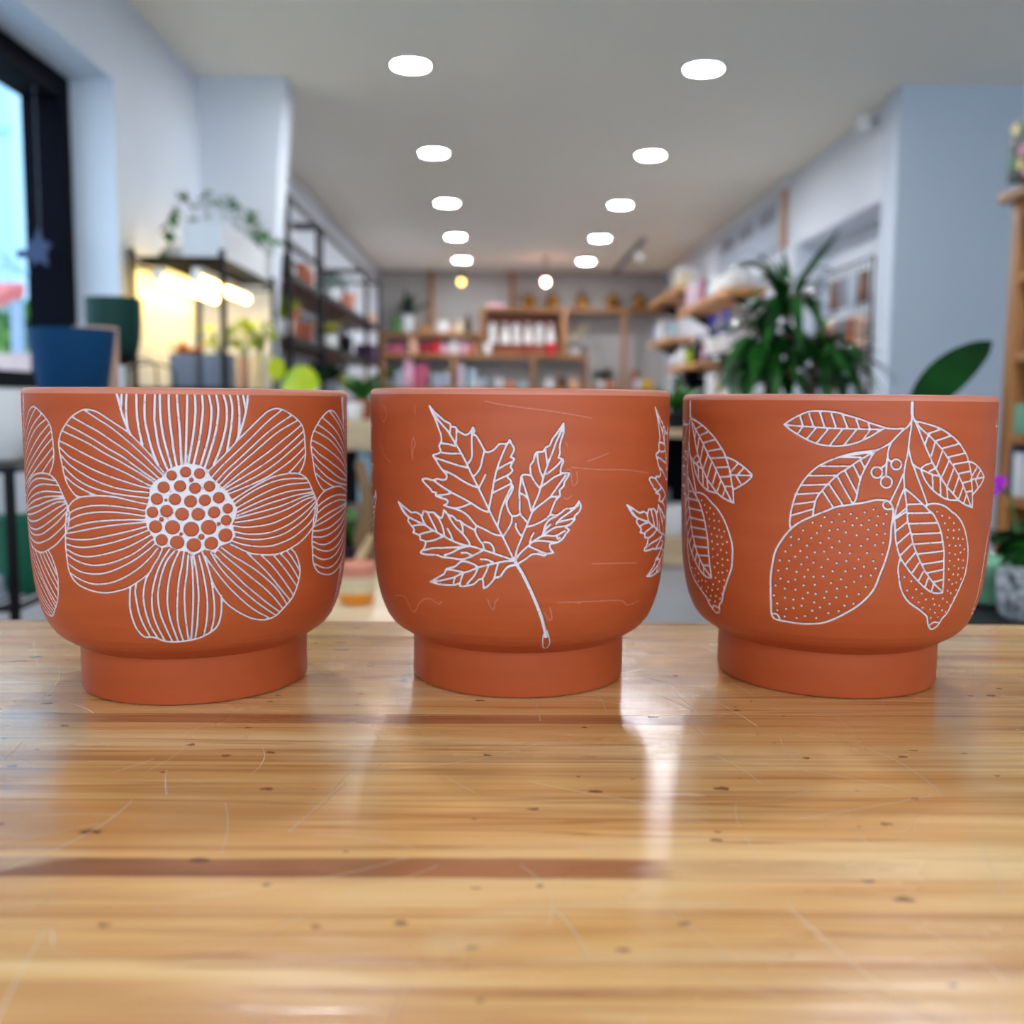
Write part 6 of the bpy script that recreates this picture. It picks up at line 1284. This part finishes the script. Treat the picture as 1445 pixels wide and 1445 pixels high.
for a in ((1118,420,1188,322,.045,.03,-.06,3.5,.9),(1110,424,1104,350,.06,.0,0,3.5,.3),(1112,424,1092,365,.05,.05,.05),(1108,424,1052,352,.035,.2,.1),(1108,424,1040,372,.036,.26,.12),(1106,424,1000,402,.05,.34,-.05),
          (1116,424,1182,388,.034,.28,.1),(1118,426,1148,372,.04,.1,.05),(1116,428,1172,410,.05,.28,-.12),(1110,428,1050,430,.05,.3,-.1),(1112,430,1130,500,.055,.28,-.25),(1106,430,1080,500,.055,.25,-.24),(1118,430,1165,480,.05,.3,-.18),
          (1150,490,1228,462,.034,.2,.05),(1150,492,1265,545,.044,.22,-.1),(1150,494,1216,500,.045,.2,-.08),(1150,496,1212,560,.06,.25,-.15),(1150,494,1240,560,.05,.3,-.2),(1148,490,1190,440,.045,.15,.1),(1150,494,1170,575,.06,.2,-.2),
          (1080,485,1020,470,.05,.3,-.1),(1080,486,1022,520,.055,.25,-.12),(1080,488,1012,556,.05,.28,-.15),(1082,488,1058,560,.06,.2,-.2),(1080,484,1030,440,.045,.18,.08),(1080,484,1064,420,.05,.05,.1),(1084,488,1095,570,.06,.2,-.18),
          (1180,520,1250,556,.05,.25,-.1),(1180,520,1215,480,.04,.15,.1)):
    arc_leaf(*a)
for pxh, pyh, n in ((1110, 432, 26), (1080, 485, 30), (1150, 492, 30), (1180, 522, 20), (1110, 520, 26), (1060, 525, 22)):
    h = at3(pxh, pyh, 3.5)
    for i in range(n):
        a = rnd.uniform(0, 2*PI); e = rnd.uniform(-1.1, .35)
        d = Vector((math.cos(a), math.sin(a)*.9, e)).normalized()*rnd.uniform(.15, .24)
        f.leaf(h+Vector((0, 0, rnd.uniform(-.05, .03))), h+d, rnd.uniform(.042, .06), rnd.uniform(.1, .3), 'lance', 7, .3, rnd.uniform(-.3, .3))
f.put('foliage', 'dracaena', t)

# ------------------------------------------------------------------ low table right, behind the counter
TZ = .765
t = thing('plant_table', (1.0, 1.8, 0), 'dark low table with plants behind the right end of the counter', 'table')
MB().box(.50, 1.42, 1.36, 2.2, TZ-.03, TZ).put('top', 'black', t, True, .004)
for x in (.54, 1.38):
    for y in (1.40, 2.16): MB().box(x-.02, x+.02, y-.02, y+.02, 0, TZ-.03).put('leg', 'black', t, False)
vessel('plant_pot', 'rough grey speckled stone pot at the right edge', 'plant pot', WX(1446,845,1.6), 1.6, TZ, .043, WZ(1440,806,1.6)-TZ, 'speckled', 'cup')
t = thing('plant_pot', (WX(1392,830,1.72), 1.72, TZ), 'shiny sage green pot with saucer beside the lemon pot', 'plant pot')
xs = WX(1388,830,1.72); hs = WZ(1388,782,1.72)-TZ
MB().lathe((xs, 1.72, TZ), [(.034, 0), (.046, .006), (.05, .012)], 28).put('saucer', 'sage', t)
MB().lathe((xs, 1.72, TZ+.0125), [(.03, 0), (.037, .02), (.041, .06), (.037, hs-.03), (.025, hs-.0125), (.02, hs-.02), (.002, hs-.03)], 28).put('body', 'sage', t)
# orchid with magenta bloom
t = thing('potted_orchid', (WX(1425,800,1.75), 1.80, TZ), 'dark leaved orchid with one magenta bloom behind the grey stone pot', 'potted plant')
xo = WX(1432,800,1.8)
MB().lathe((xo, 1.80, TZ), pot_profile(.035, .07), 24).put('pot', 'black', t)
f = MB(); rnd = random.Random(3)
for px1, py1, px0, dy, w in ((1393, 752, 1438, -.06, .05), (1400, 770, 1436, -.1, .05), (1470, 748, 1432, -.05, .05), (1412, 800, 1438, -.12, .045), (1465, 790, 1432, -.1, .05), (1450, 735, 1433, .05, .05)):
    f.leaf(at3(px0, 806, 1.8), at3(px1, py1, 1.8+dy), w, .25, 'paddle', 7, .15)
f.put('leaves', 'darkleaf', t)
f = MB()
for p in ((1440, 762), (1430, 765), (1446, 770)): f.leaf(at3(1436, 800, 1.74), at3(p[0], p[1], 1.72), .03, .1, 'round', 5, .1)
f.put('young_leaves', 'leaf', t)
MB().tube([at3(1436, 805, 1.8), at3(1434, 740, 1.8), at3(1425, 700, 1.8), at3(1412, 686, 1.79)], .0025, 6).put('stem', 'stem', t)
f = MB(); c0 = at3(1409, 687, 1.78)
for i in range(5):
    a = PI/2+i*2*PI/5; d = Vector((math.cos(a), -.2, math.sin(a)))
    f.leaf(c0, c0+d*.021, .024, .1, 'round', 5, .1)
f.ball(c0+Vector((0, -.006, 0)), .006, .006, .006, 8, 6)
f.put('bloom', 'magenta', t)
t = thing('potted_plant', (WX(1325,600,2.0), 2.0, TZ), 'plant with a single broad dark green paddle leaf above the lemon pot', 'potted plant')
xb = WX(1300,600,2.0)
MB().lathe((xb, 2.0, TZ), pot_profile(.07, .12), 28).put('pot', 'grey', t)
MB().lathe((xb, 2.0, TZ+.10), [(.06, 0), (.002, .004)], 20).put('soil', 'soil', t)
MB().tube([(xb, 2.0, TZ+.1), at3(1296, 640, 2.0), at3(1290, 575, 2.0)], .006, 8).put('stalk', 'stem', t)
MB().leaf(at3(1285, 585, 2.0), at3(1400, 481, 1.98), .075, .06, 'paddle', 10, .1, 1.25).put('leaf', 'darkleaf', t)

# ------------------------------------------------------------------ bookcase at the right edge, open towards the aisle
KX, KY = 1.47, 2.945
KT = WZ(1412, 268, 2.97)
t = thing('bookcase', (1.66, 2.5, 0), 'honey pine bookcase at the right edge of the photo', 'bookcase')
MB().box(KX, KX+.38, KY, KY+.055, 0, KT-.03).put('side_panel', 'bookcase', t, True, .003)
MB().box(KX, KX+.38, 1.95, 2.005, 0, KT-.03).put('side_panel', 'bookcase', t, True, .003)
MB().box(KX-.03, KX+.39, 1.92, KY+.085, KT-.03, KT).put('top', 'bookcase', t, True, .004)
MB().box(KX+.365, KX+.38, 2.005, KY, 0, KT-.03).put('back_panel', 'bookcase', t, False)
MB().box(KX+.005, KX+.03, 2.005, KY, KT-.075, KT-.03).put('header_rail', 'bookcase', t, False)
SH = [WZ(1430, p, 2.93) for p in (385, 497, 612, 700, 800)]
for z in SH: MB().box(KX+.003, KX+.365, 2.005, KY, z-.028, z).put('shelf', 'bookcase', t, True, .002)
box_thing('floral_box', 'black box with floral print standing on the bookcase', 'box', (WX(1424,200,2.9), WX(1424,200,2.9)+.22, 2.72, 2.9, KT+.001, WZ(1430, 176, 2.9)), 'floral')
for k in range(2): vessel('bowl', 'round cream bowl on the top bookcase shelf, %s of a stack' % ('lower' if k == 0 else 'upper'), 'bowl', KX+.058, 2.87, SH[0]+.001+k*.061, .052, .06, 'cream', 'bowl')
vessel('pot', 'dark pot behind the cream bowls on the top bookcase shelf', 'pot', KX+.18, 2.86, SH[0]+.001, .06, .17, 'black', 'cup')
def packet(lab, y0, y1, z0, h, m, dx=.004, w_=.05): return box_thing('packet', lab, 'packet', (KX+dx, KX+dx+w_, y0, y1, z0+.001, z0+.001+h), m, None, .003)
packet('tall slate box on the second bookcase shelf', 2.80, 2.925, SH[1], .17, mat('slate_card', (70, 78, 96), .6), .02, .2)
packet('teal packet on the third bookcase shelf', 2.885, 2.93, SH[2], .085, 'sage'); packet('orange packet behind the teal packet', 2.885, 2.93, SH[2], .115, 'orange', .056, .04); packet('tall red packet at the back of the third bookcase shelf', 2.885, 2.93, SH[2], .16, 'red', .10, .04)
packet('dark slate box nearer the camera on the third bookcase shelf', 2.74, 2.86, SH[2], .2, 'grey', .02, .2)
packet('white packet on the fourth bookcase shelf', 2.885, 2.915, SH[3], .125, 'offwhite'); packet('grey blue packet behind the white one on the fourth shelf', 2.918, 2.942, SH[3], .14, 'slate')
packet('slate packet on the lowest visible bookcase shelf', 2.88, 2.93, SH[4], .11, 'slate')

# ------------------------------------------------------------------ low table and bowl between the left pots
LZ = .675
t = thing('side_table', (-.35, 2.3, 0), 'pale wooden side table between the flower pot and the leaf pot', 'table')
MB().box(-.62, -.1, 1.95, 2.7, LZ-.03, LZ).put('top', 'pale_wood', t, True, .004)
for x in (-.58, -.14):
    for y in (1.99, 2.66): MB().box(x-.02, x+.02, y-.02, y+.02, 0, LZ-.03).put('leg', 'pale_wood', t, False)
bxx = WX(503, 820, 2.15)
t = thing('bowl', (bxx, 2.15, LZ), 'pink, cream and orange banded bowl on the pale side table', 'bowl')
MB().lathe((bxx, 2.15, LZ), [(.028, 0), (.036, .004), (.041, .026), (.0412, .0262)], 28).put('orange_band', 'orange', t)
MB().lathe((bxx, 2.15, LZ+.0263), [(.0412, 0), (.043, .034)], 28).put('cream_band', 'cream', t)
MB().lathe((bxx, 2.15, LZ+.0604), [(.043, 0), (.042, .024), (.036, .028), (.034, .02), (.002, .01)], 28).put('pink_band', 'blush', t)
t = thing('driftwood', (WX(512,760,2.45), 2.45, LZ), 'tan and brown piece of driftwood behind the banded bowl', 'driftwood')
MB().tube([(WX(520,760,2.45), 2.45, LZ+.02), (WX(512,740,2.45), 2.45, LZ+.1), (WX(520,700,2.45), 2.44, LZ+.2), (WX(506,668,2.45), 2.47, LZ+.28)], .028, 10, .012).put('trunk', 'bark', t)
MB().tube([(WX(498,775,2.43), 2.43, LZ+.012), (WX(510,755,2.43), 2.42, LZ+.06), (WX(526,742,2.43), 2.42, LZ+.11)], .014, 8, .008).put('branch', 'pale_wood', t)
potted('potted_plant', 'small green plant beside the driftwood', WX(503,770,2.6), 2.6, LZ, .03, .06, 'black', 'leaf', n=14, L=.15, w=.05, seed=90, up=1.4)
# taller shelf behind it
t = thing('shelf_stand', (-.6, 4.2, 0), 'dark framed stand with a pale board seen between the left pots', 'stand')
zb = WZ(510, 592, 4.2)
MB().box(-.85, -.3, 4.0, 4.4, zb-.115, zb).put('drawer_box', 'pale_wood', t, True, .004)
MB().box(-.84, -.31, 4.02, 4.38, .3, .33).put('lower_board', 'darkwood', t, False)
for x in (-.83, -.32):
    for y in (4.02, 4.38): MB().box(x-.014, x+.014, y-.014, y+.014, 0, zb-.115).put('leg', 'black', t, False)
MB().box(-.82, -.33, 4.36, 4.37, .4, zb-.125).put('back_panel', 'black', t, False)
vessel('jar', 'pale blue jar on the lower board of the dark framed stand', 'jar', WX(514,655,4.1), 4.12, .331, .03, WZ(514,632,4.1)-.331, 'paleblue', 'straight')
vessel('plant_pot', 'small white pot on the pale board left of the leaf pot', 'plant pot', WX(499,588,4.1), 4.12, zb+.001, .035, .07, 'white', 'cup')
potted('potted_plant', 'dense green plant on the pale board between the left pots', WX(512,590,4.25), 4.25, zb+.001, .05, .08, 'terra', 'leaf', n=24, L=.17, w=.05, seed=91, up=1.0)
# display table between right pots
t = thing('display_table', (1.35, 7.1, 0), 'oak display table seen through the gap before the lemon pot', 'table')
dz = WZ(955, 607, 6.8)
MB().box(.6, 1.6, 6.8, 7.4, dz-.045, dz).put('top', 'pale_wood', t, True, .004)
for x in (.65, 1.55):
    for y in (6.85, 7.35): MB().box(x-.025, x+.025, y-.025, y+.025, 0, dz-.045).put('leg', 'oakv', t, False)
MB().box(.67, 1.53, 6.84, 7.36, .17, .2).put('lower_shelf', 'pale_wood', t, False)
MB().box(.67, 1.53, 7.33, 7.34, .25, dz-.05).put('back_panel', 'navy', t, False)
MB().box(.68, 1.52, 6.84, 6.86, .02, .17).put('skirt', 'pale_wood', t, False)
vessel('pot', 'white pot on the lower shelf of the oak display table', 'pot', WX(953,710,6.9), 6.98, .201, .11, .22, 'white', 'cup')
vessel('pot', 'grey pot on the lower shelf beside the white pot', 'pot', WX(930,700,6.9), 7.0, .201, .09, .32, 'grey', 'cup')
potted('potted_plant', 'bushy green plant on the oak display table between two pots', WX(955,590,7.0), 7.0, dz+.001, .08, .12, 'black', 'leaf', n=30, L=.27, w=.09, seed=92, up=1.0)

# ------------------------------------------------------------------ daylight
w = bpy.data.worlds.new('daylight'); SC.world = w; w.use_nodes = True
nt = w.node_tree; bg = nt.nodes['Background']
tc = nt.nodes.new('ShaderNodeTexCoord'); sx = nt.nodes.new('ShaderNodeSeparateXYZ'); rp = nt.nodes.new('ShaderNodeValToRGB')
nt.links.new(tc.outputs['Generated'], sx.inputs[0]); nt.links.new(sx.outputs[2], rp.inputs['Fac'])
rp.color_ramp.elements[0].position = 0; rp.color_ramp.elements[0].color = srgb(212, 232, 248)
rp.color_ramp.elements[1].position = .7; rp.color_ramp.elements[1].color = srgb(168, 212, 252)
nt.links.new(rp.outputs['Color'], bg.inputs['Color']); bg.inputs['Strength'].default_value = 1.8
def portal(name, loc, rot, sx_, sy_):
    l = bpy.data.lights.new(name, 'AREA'); l.shape = 'RECTANGLE'; l.size = sx_; l.size_y = sy_; l.cycles.is_portal = True
    o = bpy.data.objects.new(name, l); COL.objects.link(o); o.location = loc; o.rotation_euler = rot
#portal('window_portal', (-1.9, 2.78, 1.73), (0, -PI/2, 0), 1.2, 2.75)
#portal('shop_front_portal', (1.05, -3.05, 1.45), (PI/2, 0, 0), 5.5, 2.2)

# ------------------------------------------------------------------ camera
cd = bpy.data.cameras.new('camera'); cam = bpy.data.objects.new('camera', cd); COL.objects.link(cam)
p, y, r = math.radians(6.05), math.radians(.75), math.radians(.46)
F = Vector((math.sin(y)*math.cos(p), math.cos(y)*math.cos(p), -math.sin(p)))
R = Vector((math.cos(y), -math.sin(y), 0)); U = R.cross(F)
R2, U2 = R*math.cos(r)+U*math.sin(r), -R*math.sin(r)+U*math.cos(r)
cam.matrix_world = Matrix(((R2.x, U2.x, -F.x, 0), (R2.y, U2.y, -F.y, 0), (R2.z, U2.z, -F.z, 1.10), (0, 0, 0, 1)))
cd.sensor_width = 36; cd.lens = 36; cd.clip_start = .01; cd.clip_end = 200
cd.dof.use_dof = True; cd.dof.focus_distance = .50; cd.dof.aperture_fstop = 6.6
SC.camera = cam
SC.view_settings.view_transform = 'Standard'; SC.view_settings.look = 'None'
SC.view_settings.gamma = 1; SC.view_settings.use_curve_mapping = False; SC.view_settings.exposure = 1.13
SC.cycles.max_bounces = 8; SC.cycles.transparent_max_bounces = 8
SC.cycles.use_denoising = True
